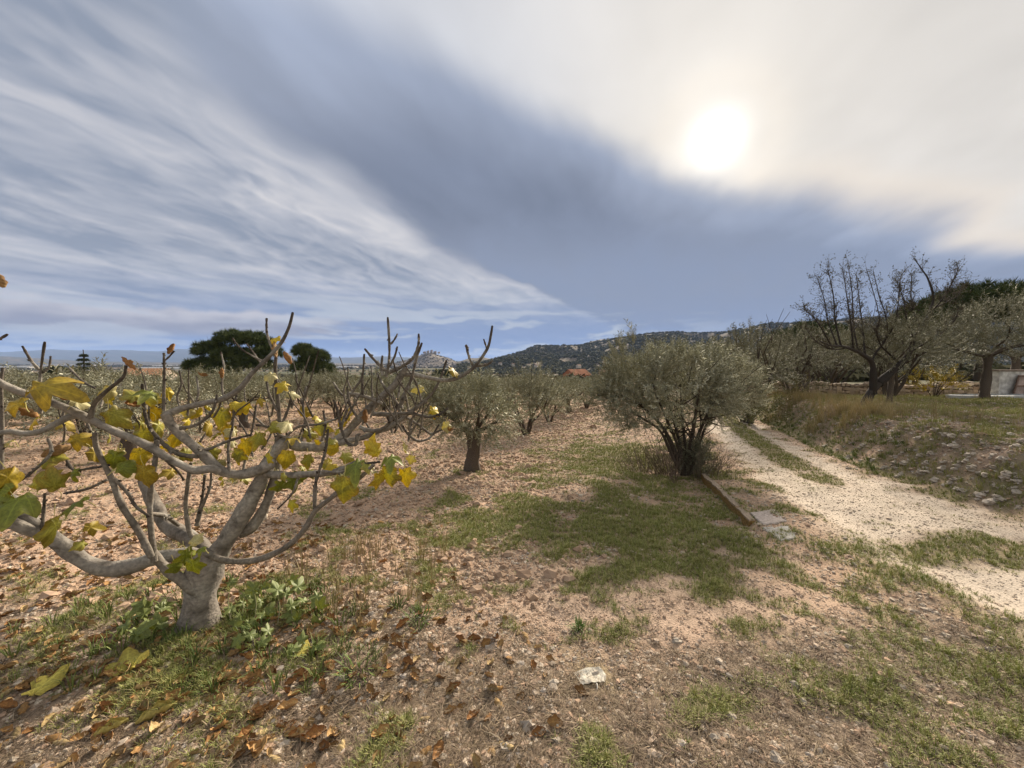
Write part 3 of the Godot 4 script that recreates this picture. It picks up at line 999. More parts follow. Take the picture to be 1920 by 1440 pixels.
	# thinner stems and twigs: points, distances, widths
	var tw := [
		[[289, 1053, 284, 1004, 281, 960, 284, 907, 291, 862, 294, 826], 2.3, 2.3, 11, 8], [[284, 1044, 262, 1000, 236, 960, 222, 933, 209, 898, 191, 862, 180, 836, 178, 812], 2.26, 2.15, 12, 8],
		[[307, 770, 307, 735, 308, 700, 307, 662], 2.35, 2.35, 6, 4], [[309, 676, 318, 668, 326, 658], 2.35, 2.33, 3, 3],
		[[368, 1008, 356, 1000, 348, 951, 352, 907, 358, 868], z - 0.02, 2.5, 9, 6], [[369, 985, 378, 942, 384, 890], z + 0.05, 2.6, 8, 5], [[376, 955, 393, 916, 396, 885], z + 0.05, 2.62, 6, 4],
		[[169, 783, 178, 756, 200, 733, 231, 707, 236, 686], 2.12, 2.1, 9, 5], [[76, 775, 75, 740, 76, 700, 84, 641], 2.05, 2.02, 6, 4], [[74, 694, 58, 676, 42, 649], 2.05, 2.0, 5, 3.5], [[78, 700, 92, 688, 95, 668], 2.04, 2.05, 4, 3],
		[[267, 720, 269, 756, 276, 791, 289, 813, 311, 836, 338, 852, 372, 856], 2.3, 2.4, 5, 9], [[407, 740, 398, 772, 369, 796, 338, 803], 2.4, 2.38, 4, 7], [[471, 815, 427, 827, 391, 842, 372, 842], 2.55, 2.42, 4, 6],
		[[727, 595, 730, 645, 729, 680, 724, 706], 2.95, 2.95, 4, 6], [[745, 626, 740, 636, 733, 645], 2.95, 2.95, 3, 4], [[745, 650, 740, 668, 731, 686], 2.95, 2.95, 3.5, 4.5], [[684, 654, 703, 676, 724, 696], 3.0, 2.95, 4, 6],
		[[717, 667, 715, 690, 718, 704], 2.95, 2.93, 4, 6], [[785, 626, 784, 648, 773, 673, 752, 688, 731, 698], 2.9, 2.95, 4, 7], [[791, 643, 781, 671, 771, 711, 759, 737, 750, 762], 2.85, 2.9, 4, 8],
		[[707, 699, 722, 728, 743, 754, 748, 768], 2.85, 2.9, 4, 6], [[837, 676, 825, 711, 809, 739, 785, 761, 768, 772], 3.05, 2.98, 4, 7], [[700, 776, 738, 777, 762, 775, 781, 777, 804, 782, 825, 776, 840, 766], 2.8, 3.0, 8, 4],
		[[762, 783, 785, 797, 807, 813, 823, 808, 837, 801], 2.95, 3.05, 5, 4], [[752, 796, 766, 815, 785, 827, 807, 820, 823, 796], 2.9, 3.0, 5, 3.5], [[674, 801, 698, 808, 722, 801, 738, 780, 745, 758], 2.75, 2.8, 8, 5],
		[[625, 717, 639, 738, 652, 744], 2.75, 2.78, 4, 5], [[683, 664, 679, 706, 664, 730, 655, 744], 2.8, 2.78, 4, 5], [[679, 708, 680, 740], 2.8, 2.8, 5, 5], [[654, 738, 677, 742, 698, 749, 716, 757], 2.78, 2.85, 7, 8],
		[[625, 750, 634, 772, 639, 801, 648, 824, 658, 834, 668, 832, 670, 815], 2.6, 2.62, 4, 7], [[651, 725, 655, 756, 667, 778, 674, 790], 2.72, 2.75, 4, 6], [[653, 761, 644, 787, 640, 803], 2.66, 2.62, 4, 5],
		[[590, 954, 592, 905, 604, 866, 611, 841, 615, 805], 2.36, 2.45, 7, 4], [[513, 660, 505, 640, 500, 620, 500, 597], 2.58, 2.62, 4, 4], [[500, 680, 475, 668, 450, 652, 436, 634], 2.56, 2.5, 3, 3], [[490, 682, 474, 660, 462, 644], 2.56, 2.55, 3, 2.5],
		[[878, 657, 874, 647, 880, 671, 889, 689], 3.05, 3.08, 4, 5], [[924, 676, 912, 684, 894, 686], 3.1, 3.1, 4, 5], [[907, 636, 911, 648, 914, 656], 3.1, 3.1, 3, 4],
		[[524, 835, 524, 790, 520, 740, 516, 690, 520, 650], 2.72, 2.75, 9, 5], [[526, 800, 540, 768, 548, 735], 2.72, 2.75, 5, 4], [[520, 770, 505, 740, 500, 715], 2.72, 2.8, 5, 4], [[535, 820, 560, 800, 600, 795, 640, 782], 2.7, 2.8, 5, 4], [[535, 822, 520, 812, 500, 800, 480, 797], 2.7, 2.6, 5, 4],
		[[430, 885, 428, 840, 436, 800, 440, 760, 446, 726], 2.5, 2.7, 5, 4], [[455, 890, 462, 850, 474, 800, 480, 760], 2.6, 2.8, 5, 4], [[560, 838, 572, 800, 568, 760, 574, 725], 2.75, 2.9, 5, 4], [[600, 838, 610, 800, 606, 770], 2.8, 2.85, 5, 4], [[420, 748, 416, 720, 420, 690, 414, 660], 2.5, 2.6, 4, 3],
		[[340, 770, 332, 745, 340, 720, 336, 695], 2.4, 2.4, 4, 3], [[365, 760, 372, 735, 368, 705], 2.42, 2.45, 4, 3], [[120, 850, 136, 880, 170, 878, 205, 872], 2.3, 2.2, 5, 5], [[120, 925, 160, 918, 200, 900], 2.3, 2.2, 4, 5], [[78, 1000, 82, 955, 84, 925], 2.2, 2.2, 6, 4],
		[[90, 822, 95, 850, 60, 885, 40, 900], 2.15, 2.1, 5, 5], [[2, 900, 4, 800, 2, 720, 6, 690], 1.98, 2.0, 6, 5], [[-14, 640, 2, 634, 14, 627], 1.85, 1.85, 5, 4], [[215, 898, 240, 925, 255, 950, 280, 968], 2.2, 2.28, 6, 5], [[300, 855, 330, 880, 345, 900], 2.45, 2.6, 4, 4],
		[[282, 963, 310, 968, 335, 985], 2.4, 2.7, 7, 7], [[604, 884, 640, 885, 670, 872, 712, 866], 2.38, 2.3, 6, 4], [[560, 891, 548, 925, 520, 955], 2.55, 2.5, 4, 3], [[130, 690, 155, 715, 178, 728], 2.3, 2.2, 4, 4],
	]
	for s in tw:
		var dark: bool = s[4] <= 5 or s[3] <= 5
		var tipped: bool = s[3] < s[4]
		fig_limb(o, "twig", s[0], s[1], s[2], s[3], s[4], FIG_TIP if tipped and dark else FIG_B, FIG_TIP if not tipped and dark else FIG_B, 7, 0.0)
	# dense small twigs in the crown's depth
	for k in 50:
		var x := rng.randf_range(430, 800) if k < 36 else rng.randf_range(60, 420)
		var y := rng.randf_range(745, 830) if x > 560 else rng.randf_range(760, 860)
		var zz := rng.randf_range(2.6, 3.3) if x > 430 else rng.randf_range(2.3, 2.9)
		var dx := rng.randf_range(-60, 60)
		var l := rng.randf_range(40, 110)
		fig_limb(o, "twig", [x, y, x + dx * 0.3 + rng.randf_range(-8, 8), y - l * 0.4, x + dx * 0.75, y - l * 0.75, x + dx, y - l], zz, zz + rng.randf_range(-0.2, 0.2), 4.2, 1.5, FIG_B, FIG_TIP, 6)
	# leaves
	var green := []
	var lime := []
	var yellow := []
	var ochre := []
	var pale := []
	for k in 3:
		green.append(fig_leaf(10 + k, 0.6 + 0.2 * k, 0.95, Color(0.20, 0.24, 0.035), Color(0.28, 0.27, 0.04)))
		lime.append(fig_leaf(20 + k, 0.5 + 0.2 * k, 1.05, Color(0.37, 0.36, 0.06), Color(0.38, 0.24, 0.05)))
		yellow.append(fig_leaf(30 + k, 0.4 + 0.25 * k, 1.1, Color(0.60, 0.48, 0.04), Color(0.55, 0.34, 0.03)))
		ochre.append(fig_leaf(40 + k, 0.3 + 0.3 * k, 0.9, Color(0.44, 0.33, 0.035), Color(0.30, 0.19, 0.03)))
		pale.append(fig_leaf(50 + k, 0.3 + 0.2 * k, 1.2, Color(0.55, 0.50, 0.25), Color(0.50, 0.42, 0.2)))
	var kinds := {"g": green, "l": lime, "y": yellow, "o": ochre, "p": pale}
	# picture x, y, length in pixels, distance, how it hangs, kind
	var L := "89,722,92,1.95,1.0,o;149,752,36,2.1,1.0,p;27,757,46,2.1,1.1,o;11,828,30,2,1,p;18,900,70,1.9,1.9,o;30,940,84,1.85,1.1,g;-10,930,70,1.85,1.2,g;72,905,48,2.1,0.5,l;102,908,52,2.1,0.4,l;138,943,52,2.1,1.1,g;108,990,66,2.05,1.9,l;102,855,34,2.2,0.9,l;86,868,30,2.2,0.5,l;136,888,34,2.2,1.2,g;153,1020,26,2.2,1.0,l;173,988,34,2.25,1.1,o;218,780,54,2.2,1.5,l;213,860,44,2.2,1.8,g;236,877,42,2.2,1.1,g;268,890,54,2.2,1.9,o;262,853,42,2.3,1.8,y;249,740,44,2.3,0.4,l;280,735,44,2.3,1.0,g;267,815,44,2.4,1.7,l;147,824,44,2.4,1.2,o;289,775,38,2.5,1.7,o;371,778,36,2.5,1.7,y;413,778,44,2.6,1.7,l;444,758,36,2.6,0.9,y;458,762,32,2.6,1.2,y;400,850,36,2.5,1.8,l;484,822,38,2.6,1.6,l;462,833,36,2.6,1.8,y;444,854,38,2.6,1.8,l;420,790,40,2.7,1.7,l;428,808,36,2.75,1.7,o;395,800,36,2.7,1.7,o;350,850,34,2.6,1.5,l;516,800,36,2.65,0.7,l;540,793,36,2.6,1.0,p;538,858,42,2.6,1.8,y;527,912,38,2.6,1.9,g;551,904,40,2.55,1.8,g;546,946,26,2.5,1.7,l;582,813,36,2.8,1.2,l;600,800,38,2.8,1.1,l;622,872,26,2.5,0.9,y;516,634,28,2.6,1.0,y;507,702,30,2.65,1.2,p;533,721,30,2.65,1.2,y;547,738,26,2.65,1.0,p;692,840,40,2.3,0.2,y;706,846,38,2.3,0.3,y;732,858,50,2.25,1.0,g;667,870,62,2.3,1.1,g;641,916,70,2.25,1.85,l;726,893,58,2.25,1.9,l;716,900,48,2.25,1.9,y;761,893,46,2.3,1.9,y;688,870,34,2.3,1.0,l;649,856,30,2.4,1.2,l;623,877,24,2.45,1.0,y;851,694,32,3,1.2,o;816,770,32,3,1.2,y;786,728,26,2.95,1.0,p;580,862,32,2.7,1.8,l;560,895,36,2.6,1.9,g;351,1042,42,2.2,1.9,g;364,1014,28,2.2,0.4,p;329,1064,36,2.2,1.8,g;361,1062,44,2.2,1.95,g;377,1030,24,2.2,1.0,g;640,790,30,2.8,1.4,o;598,785,30,2.9,1.3,y;570,770,28,2.9,1.3,o;316,735,26,2.4,1.7,y;356,790,36,2.6,1.6,y;300,800,42,2.5,1.7,l;335,820,34,2.6,1.6,y;180,850,36,2.4,1.4,o;200,745,34,2.5,1.3,l;120,790,40,2.5,1.2,o;60,790,40,2.5,1.3,o;755,840,26,2.6,1.6,p;770,862,26,2.6,1.8,p;838,798,24,3,1.7,p"
	for s in L.split(";"):
		var a := s.split(",")
		var p := at(a[0].to_float(), a[1].to_float(), a[3].to_float())
		hang_leaf(o, kinds[a[5]], p, a[2].to_float() * a[3].to_float() / F * 0.79, rng.randf() * TAU if a[4].to_float() > 1.4 else [0.2, 2.9, 1.2, -0.4][rng.randi() % 4] + rng.randf_range(-0.3, 0.3), a[4].to_float(), rng.randf_range(-0.5, 0.5))
	for k in 46:
		var x := rng.randf_range(200, 660)
		var y := rng.randf_range(745, 905) - 0.06 * absf(x - 430.0)
		var zz := rng.randf_range(2.35, 3.0)
		hang_leaf(o, [lime, lime, yellow, ochre, pale][rng.randi() % 5], at(x, y, zz), rng.randf_range(0.045, 0.095), rng.randf() * TAU, rng.randf_range(0.8, 1.95), rng.randf_range(-0.6, 0.6))
	# shrivelled leaves still hanging on
	var brown := [dry_leaf(61, Color(0.40, 0.22, 0.09), Color(0.20, 0.10, 0.05)), dry_leaf(62, Color(0.45, 0.30, 0.15), Color(0.25, 0.13, 0.06))]
	for a in [[236, 684, 2.1, 34], [323, 655, 2.33, 22], [520, 655, 2.6, 30], [538, 672, 2.6, 26], [108, 850, 2.2, 40], [120, 740, 2.3, 40], [840, 808, 3.05, 30], [688, 780, 2.8, 26], [60, 770, 2.2, 36], [0, 527, 1.6, 26], [420, 700, 2.5, 22], [245, 760, 2.3, 30], [380, 705, 2.45, 26]]:
		var l := obj("dry_leaf", brown[rng.randi() % 2], M.dry, o)
		l.transform = Transform3D(Basis.from_euler(rv() * 2.0).scaled(Vector3.ONE * a[3] * a[2] / F), at(a[0], a[1], a[2]) - base)

# ---------------------------------------------------------------- the almond tree
func make_almond() -> void:
	rng.seed = 97
	var base := on_ground(1620, 762)
	var z := -(base - EYE).rotated(Vector3.RIGHT, -PITCH).z
	var o := thing("almond_tree", base, "nearly bare dark almond tree leaning on top of the stony bank", "almond tree")
	var fine := MB.new()
	var leafs := MB.new()
	var limbs := [
		[[1617, 772, 1625, 752, 1634, 735, 1650, 716], 0.0, 0.0, 25, 20, "trunk"],
		[[1648, 718, 1666, 702, 1690, 681, 1704, 662, 1714, 638, 1727, 614, 1742, 588, 1750, 558, 1741, 525, 1728, 504, 1714, 485], 0.0, 0.3, 17, 2, "limb"],
		[[1636, 738, 1638, 708, 1635, 680, 1622, 668, 1600, 656, 1577, 649, 1558, 648, 1538, 640], 0.0, -0.4, 15, 4, "limb"],
		[[1634, 684, 1642, 662, 1657, 642, 1664, 618, 1660, 590, 1650, 560, 1637, 507], 0.0, 0.5, 10, 2, "limb"],
		[[1688, 682, 1668, 664, 1652, 648, 1644, 622, 1648, 590, 1625, 505], 0.1, -0.6, 9, 2, "limb"],
		[[1706, 660, 1740, 640, 1768, 622, 1790, 600, 1798, 575], 0.1, -0.2, 8, 2, "limb"],
		[[1727, 614, 1712, 580, 1708, 550, 1710, 513], 0.2, 0.6, 6, 2, "limb"],
		[[1742, 588, 1768, 560, 1790, 520, 1797, 501], 0.2, -0.2, 6, 2, "limb"],
		[[1746, 580, 1775, 566, 1795, 555, 1802, 541], 0.2, 0.5, 5, 2, "limb"],
		[[1600, 656, 1597, 620, 1590, 570, 1580, 501], -0.2, -0.5, 8, 2, "limb"],
		[[1577, 649, 1566, 600, 1562, 550, 1552, 504], -0.3, 0.1, 7, 2, "limb"],
		[[1558, 648, 1540, 615, 1525, 595, 1508, 581], -0.3, -0.6, 6, 2, "limb"],
		[[1570, 650, 1552, 600, 1545, 560, 1533, 523], -0.3, 0.5, 6, 2, "limb"],
		[[1622, 668, 1618, 620, 1612, 570, 1605, 512], -0.1, 0.7, 8, 2, "limb"],
		[[1610, 660, 1600, 610, 1598, 550, 1592, 508], -0.1, 0.4, 7, 2, "limb"],
		[[1657, 642, 1676, 610, 1684, 570, 1688, 522], 0.2, -0.3, 7, 2, "limb"],
		[[1714, 638, 1700, 600, 1694, 560, 1682, 530], 0.2, 0.2, 6, 2, "limb"],
		[[1590, 652, 1560, 655, 1530, 640, 1510, 615], -0.2, 0.3, 6, 2, "limb"],
	]
	for s in limbs:
		var px: Array = s[0]
		var m := px.size() / 2
		var pts := []
		for i in m:
			pts.append(at(px[i * 2], px[i * 2 + 1], z + lerpf(s[1], s[2], float(i) / (m - 1))) - base)
		var sp := spline(pts, 5)
		var mb := MB.new()
		var k := z / F * 0.5
		var rd := radii(sp.size(), s[3] * k * (1.0 if s[3] > 10 else 0.6), s[4] * k * 0.5, 0.55)
		if s[5] == "trunk":
			for i in rd.size(): rd[i] *= 1.0 + 0.4 * exp(-i * 0.7)
		mb.tube(sp, rd, 12 if s[3] > 12 else 6, Color(0.070, 0.060, 0.052), Color(0.115, 0.10, 0.09), 0.16, s[3])
		obj(s[5], mb.commit(), M.dark_bark, o)
		if s[5] == "trunk": continue
		# side shoots
		var cnt := 34 if s[4] <= 2 else 14
		for q in cnt:
			var i := rng.randi_range(int(sp.size() * 0.3), sp.size() - 1)
			var dir := (sp[mini(i + 1, sp.size() - 1)] - sp[i - 1]).normalized()
			var go := (dir * 0.7 + rv() * 0.75 + Vector3.UP * 0.35).normalized()
			twig(fine, leafs, sp[i], go, rng.randf_range(0.16, 0.42) * (1.0 - 0.35 * float(i) / sp.size()), clampf(rd[i] * 0.5, 0.0032, 0.007), 2)
	tag(obj("twigs", fine.commit(), M.dark_bark, o), "", "", "", "stuff")
	tag(obj("foliage", leafs.commit(), M.scrub, o), "", "", "", "stuff")

func twig(b: MB, lf: MB, p: Vector3, dir: Vector3, l: float, r: float, deep: int) -> void:
	var pts := [p]
	var q := p
	var d := dir
	for k in 3:
		d = (d + rv() * 0.3 + Vector3.UP * 0.08).normalized()
		q += d * l / 3.0
		pts.append(q)
	b.tube(PackedVector3Array(pts), PackedFloat32Array([r, r * 0.8, r * 0.65, r * 0.5]), 3, Color(0.12, 0.10, 0.088), Color(0.14, 0.12, 0.10))
	for k in 3:
		var w: Vector3 = pts[1 + k]
		if rng.randf() < 0.42:
			var e := (d + rv()).normalized() * rng.randf_range(0.02, 0.045)
			var s := e.cross(rv()).normalized() * 0.010
			lf.quad(w, w + e * 0.5 + s, w + e, w + e * 0.5 - s, Color(0.10, 0.09, 0.05))
		if deep > 0 and rng.randf() < 0.85:
			twig(b, lf, w, (d * 0.6 + rv()).normalized(), l * rng.randf_range(0.4, 0.7), r * 0.6, deep - 1)

# ---------------------------------------------------------------- small things strewn on the ground
func sample_ground(az0: float, az1: float, d0: float, d1: float, pw: float) -> Vector2:
	# x, d with density falling off with distance
	var a := 2.0 - pw
	var d := pow(lerpf(pow(d0, a), pow(d1, a), rng.randf()), 1.0 / a)
	return Vector2(d * tan(rng.randf_range(az0, az1)), d)

func strew() -> void:
	rng.seed = 2024
	var paper := on_ground(1107, 1278)
	# pebbles
	var pm := [blob(101, 4, 6, 0.5), blob(102, 4, 7, 0.45), blob(103, 3, 6, 0.55)]
	var px := [[], [], []]
	var pc := [[], [], []]
	for i in 300000:
		var s := sample_ground(-1.18, 1.18, 0.95, 17.0, 1.35)
		var z := zone(s.x, s.y)
		var keep := 0.9 - z.x * 0.62
		var bm := bank_mask(s.x, s.y)
		keep += bm * 0.25
		if rng.randf() > keep: continue
		var r := 0.0034 * exp(absf(rng.randfn()) * 0.55) * (1.0 + s.y * 0.075)
		if z.z > 0.4: r *= 1.15
		if bm > 0.1: r *= 1.3
		r = minf(r, 0.016 + 0.0025 * s.y)
		if z.y > 0.5: r *= 0.72
		r *= 1.0 - 0.3 * bare(s.x, s.y)
		var k := rng.randi() % 3
		var p := gp(s.x, s.y)
		p.y += r * 0.12
		var b := Basis.from_euler(Vector3(rng.randf() * TAU, rng.randf() * TAU, 0)).scaled(Vector3(r, r, r))
		b = Basis(b.x * rng.randf_range(0.9, 1.5), b.y * rng.randf_range(0.75, 1.0), b.z)
		b = b.scaled(Vector3(1.0, 0.62, 1.0))
		var t := rng.randf()
		var c := Color(0.55, 0.41, 0.30).lerp(Color(0.63, 0.55, 0.44), t)
		if rng.randf() < 0.3: c = SOIL
		if rng.randf() < 0.08: c = Color(0.42, 0.37, 0.32)
		c = c.lerp(Color(0.68, 0.56, 0.43), 0.8 * z.y).lerp(Color(0.66, 0.47, 0.33), 0.6 * bare(s.x, s.y))
		if Vector2(s.x - paper.x, s.y + paper.z).length() < 0.13 and r > 0.006: continue
		px[k].append(Transform3D(b, p))
		pc[k].append(shade(c, rng.randf_range(0.8, 1.12)))
	for k in 3:
		tag(copies("pebbles", pm[k], M.stone, px[k], pc[k]), "pebbles of cream and pinkish limestone lying over the soil", "", "", "stuff")
	# clods of the tilled field
	var cx := []
	var cc := []
	for i in 56000:
		var s := sample_ground(-1.18, 0.35, 2.6, 30.0, 1.1)
		var z := zone(s.x, s.y)
		var f := clampf((0.2 - s.x + 0.22 * s.y) * 0.9, 0.0, 1.0)
		if rng.randf() > f * (1.0 - z.x) * (1.0 - z.y): continue
		var r := 0.014 * exp(rng.randfn() * 0.45) * (1.0 + s.y * 0.05)
		var b := Basis.from_euler(rv() * 3.0).scaled(Vector3(r, r * 0.75, r))
		cx.append(Transform3D(b, gp(s.x, s.y) + Vector3(0, r * 0.1, 0)))
		cc.append(shade(SOIL.lerp(Color(0.50, 0.36, 0.25), rng.randf()), rng.randf_range(0.72, 1.1)))
	tag(copies("soil_clods", blob(104, 4, 6, 0.5), M.stone, cx, cc), "crumbly reddish clods of the tilled field", "", "", "stuff")
	# living grass
	var gx := [[], [], []]
	var gc := [[], [], []]
	for i in 360000:
		var s := sample_ground(-1.18, 1.18, 1.0, 26.0, 1.25)
		var z := zone(s.x, s.y)
		var lone := 0.03 * float(n_mid.get_noise_2d(s.x * 3.0, s.y * 3.0) > 0.25)
		if rng.randf() > z.x * 1.5 - 0.1 + lone: continue
		if Vector2(s.x - paper.x, s.y + paper.z).length() < 0.3: continue
		var k := rng.randi() % 3
		var bm := bank_mask(s.x, s.y)
		var h := rng.randf_range(0.55, 1.15) * (0.75 + 0.55 * z.x) * (1.0 + s.y * 0.02)
		if bm > 0.2: h *= 1.5
		gx[k].append(Transform3D(Basis(Vector3.UP, rng.randf() * TAU).scaled(Vector3(1.1, h, 1.1) * 0.85), gp(s.x, s.y) - Vector3(0, 0.004, 0)))
		var c := Color(0.165, 0.205, 0.05).lerp(Color(0.33, 0.325, 0.11), rng.randf())
		c = c.lerp(Color(0.30, 0.25, 0.12), 0.65 * rng.randf() * rng.randf() + 0.35 * bm * rng.randf())
		gc[k].append(c)
	for k in 3:
		tag(copies("grass", TUFTS[k], M.grass, gx[k], gc[k]), "short green grass growing over the stony soil", "", "", "stuff")
	# dead, flattened grass and thatch
	var sx := []
	var sc := []
	for i in 130000:
		var s := sample_ground(-1.18, 1.18, 0.95, 14.0, 1.45)
		var z := zone(s.x, s.y)
		if rng.randf() > z.z * 0.85 + 0.07 * (1.0 - z.y) + z.x * 0.12: continue
		sx.append(Transform3D(Basis.from_euler(Vector3(rng.randf_range(-0.25, 0.25), rng.randf() * TAU, rng.randf_range(-0.25, 0.25))).scaled(Vector3(1, rng.randf_range(0.35, 0.9), 1) * rng.randf_range(0.6, 1.2)), gp(s.x, s.y)))
		sc.append(shade(Color(0.20, 0.147, 0.105).lerp(Color(0.42, 0.33, 0.22), pow(rng.randf(), 2.4)), rng.randf_range(0.6, 1.1)))
	tag(copies("dead_grass", TUFTS[3], M.straw, sx, sc), "brown dead grass matted between the pebbles", "", "", "stuff")
	# single pale straws
	var wx := []
	var wc := []
	var straw := MB.new()
	straw.tube(spline([Vector3(0, 0.01, -0.5), Vector3(0.05, 0.07, -0.1), Vector3(-0.03, 0.03, 0.5)], 3), radii(7, 0.011, 0.005), 3, Color.WHITE, Color.WHITE)
	for i in 1500:
		var s := sample_ground(-1.18, 1.18, 0.95, 7.0, 1.45)
		var l := rng.randf_range(0.05, 0.17)
		wx.append(Transform3D(Basis(Vector3.UP, rng.randf() * TAU).scaled(Vector3.ONE * l), gp(s.x, s.y) + Vector3(0, 0.004, 0)))
		wc.append(Color(0.42, 0.35, 0.25).lerp(Color(0.26, 0.2, 0.14), rng.randf()))
	tag(copies("straw", straw.commit(), M.straw, wx, wc), "thin dry stalks strewn over the ground", "", "", "stuff")
	# dry standing grass: round the fig, on the bank, along the far edge
	var tx := []
	var tc := []
	for i in 16000:
		var x := rng.randf_range(-9, 16)
		var d := rng.randf_range(1.6, 16)
		var bb := x - track_x(d) - 1.05
		var w := 0.0
		var h := 1.0
		w = maxf(w, ell(x, d, -1.2, 3.05, 0.85, 0.7) * 3.2)
		if bb > 0.3 and bb < 3.5: w = maxf(w, (0.8 * smoothstep(5.5, 8.0, d) * (1.0 - smoothstep(12.5, 15.0, d)) + 0.10) * smoothstep(0.2, 0.8, bb) * (1.0 - smoothstep(1.6, 3.2, bb)))
		if bb >= 1.5: w = maxf(w, 0.05)
		w *= 0.7 + 1.2 * n_low.get_noise_2d(x * 1.5 + 3.0, d * 1.5)
		if rng.randf() > w: continue
		h = rng.randf_range(0.6, 1.2) * (1.15 if bb > 0.2 else 1.0)
		tx.append(Transform3D(Basis(Vector3.UP, rng.randf() * TAU).scaled(Vector3(1, h, 1)), gp(x, d)))
		tc.append(Color(0.30, 0.235, 0.125).lerp(Color(0.40, 0.32, 0.19), rng.randf()).lerp(Color(0.2, 0.2, 0.08), 0.5 * rng.randf()))
	tag(copies("dry_grass", TUFTS[4], M.straw, tx, tc), "tall tan dry grass standing on the bank and round the fig", "", "", "stuff")
	# green weeds under the fig and at the foot of the bank
	var ux := []
	var fb := on_ground(372, 1172)
	var uc := []
	for i in 14000:
		var x := rng.randf_range(-4.2, 8)
		var d := rng.randf_range(1.5, 13.0)
		var w := ell(x, d, -1.85, 2.4, 1.35, 0.7) * 1.6
		var bb := x - track_x(d) - 1.05
		w = maxf(w, 1.3 - Vector2(x - fb.x, d + fb.z).length() * 2.6)
		if bb > -0.1 and bb < 0.6 and d > 6.0: w = maxf(w, 0.6 + 0.5 * n_low.get_noise_2d(x * 2.0, d * 2.0))
		if rng.randf() > w: continue
		ux.append(Transform3D(Basis(Vector3.UP, rng.randf() * TAU).scaled(Vector3.ONE * rng.randf_range(0.5, 1.1)), gp(x, d)))
		uc.append(Color(0.075, 0.115, 0.028).lerp(Color(0.16, 0.19, 0.05), rng.randf()))
	tag(copies("weeds", TUFTS[5], M.grass, ux, uc), "low green weeds under the fig and along the bank", "", "", "stuff")
	# tussocks on the lip of the bank
	for a in [[1490, 752, 0.75, "widest tan grass tussock at the left end of the bank"], [1556, 782, 0.45, "tan grass tussock hanging over the bank left of the almond"], [1612, 782, 0.42, "tan grass tussock at the foot of the almond trunk"], [1440, 742, 0.6, "farthest tan grass tussock beside the bend of the track"]]:
		var p0 := on_ground(a[0], a[1])
		var qx := []
		var qc := []
		for k in 90:
			var an := rng.randf() * TAU
			var rr: float = a[2] * sqrt(rng.randf())
			var xx := p0.x + cos(an) * rr
			var dd := -p0.z + sin(an) * rr * 0.8
			qx.append(Transform3D(Basis.from_euler(Vector3(sin(an) * -0.3, rng.randf() * TAU, cos(an) * -0.3)).scaled(Vector3.ONE * rng.randf_range(0.8, 1.35)), gp(xx, dd)))
			qc.append(Color(0.34, 0.26, 0.135).lerp(Color(0.44, 0.36, 0.22), rng.randf()).lerp(Color(0.2, 0.19, 0.07), 0.6 * rng.randf()))
		tag(copies("grass_tussock", TUFTS[4], M.straw, qx, qc), a[3], "grass")
	# countable tufts
	for a in [[675, 1268, 0.16, "dense dark green grass clump with a dry leaf in it, right of the fig"], [790, 1168, 0.15, "low spreading green grass clump beyond the strewn dry leaves"], [1087, 1182, 0.09, "small lone green tuft on the bare red patch above the crumpled paper"]]:
		var p := on_ground(a[0], a[1])
		var mb := MB.new()
		for k in 95:
			var an := rng.randf() * TAU
			var o := Vector3(cos(an), 0, sin(an))
			var q: Vector3 = o * rng.randf() * a[2] * 0.65
			var l: float = a[2] * rng.randf_range(0.45, 0.95)
			var e: Vector3 = q + o * l * rng.randf_range(0.2, 0.8) + Vector3.UP * l * rng.randf_range(0.35, 0.8)
			var md := q.lerp(e, 0.5) + Vector3.UP * l * 0.18
			var sd := Vector3(-o.z, 0, o.x) * 0.0026
			var g := rng.randf_range(0.7, 1.3)
			mb.quad(q - sd, q + sd, md + sd, md - sd, Color(0.10 * g, 0.15 * g, 0.035))
			mb.tri(md - sd, md + sd, e, Color(0.13 * g, 0.18 * g, 0.05))
		var t := obj("grass_clump", mb.commit(), M.grass)
		t.position = p
		tag(t, a[3], "grass")

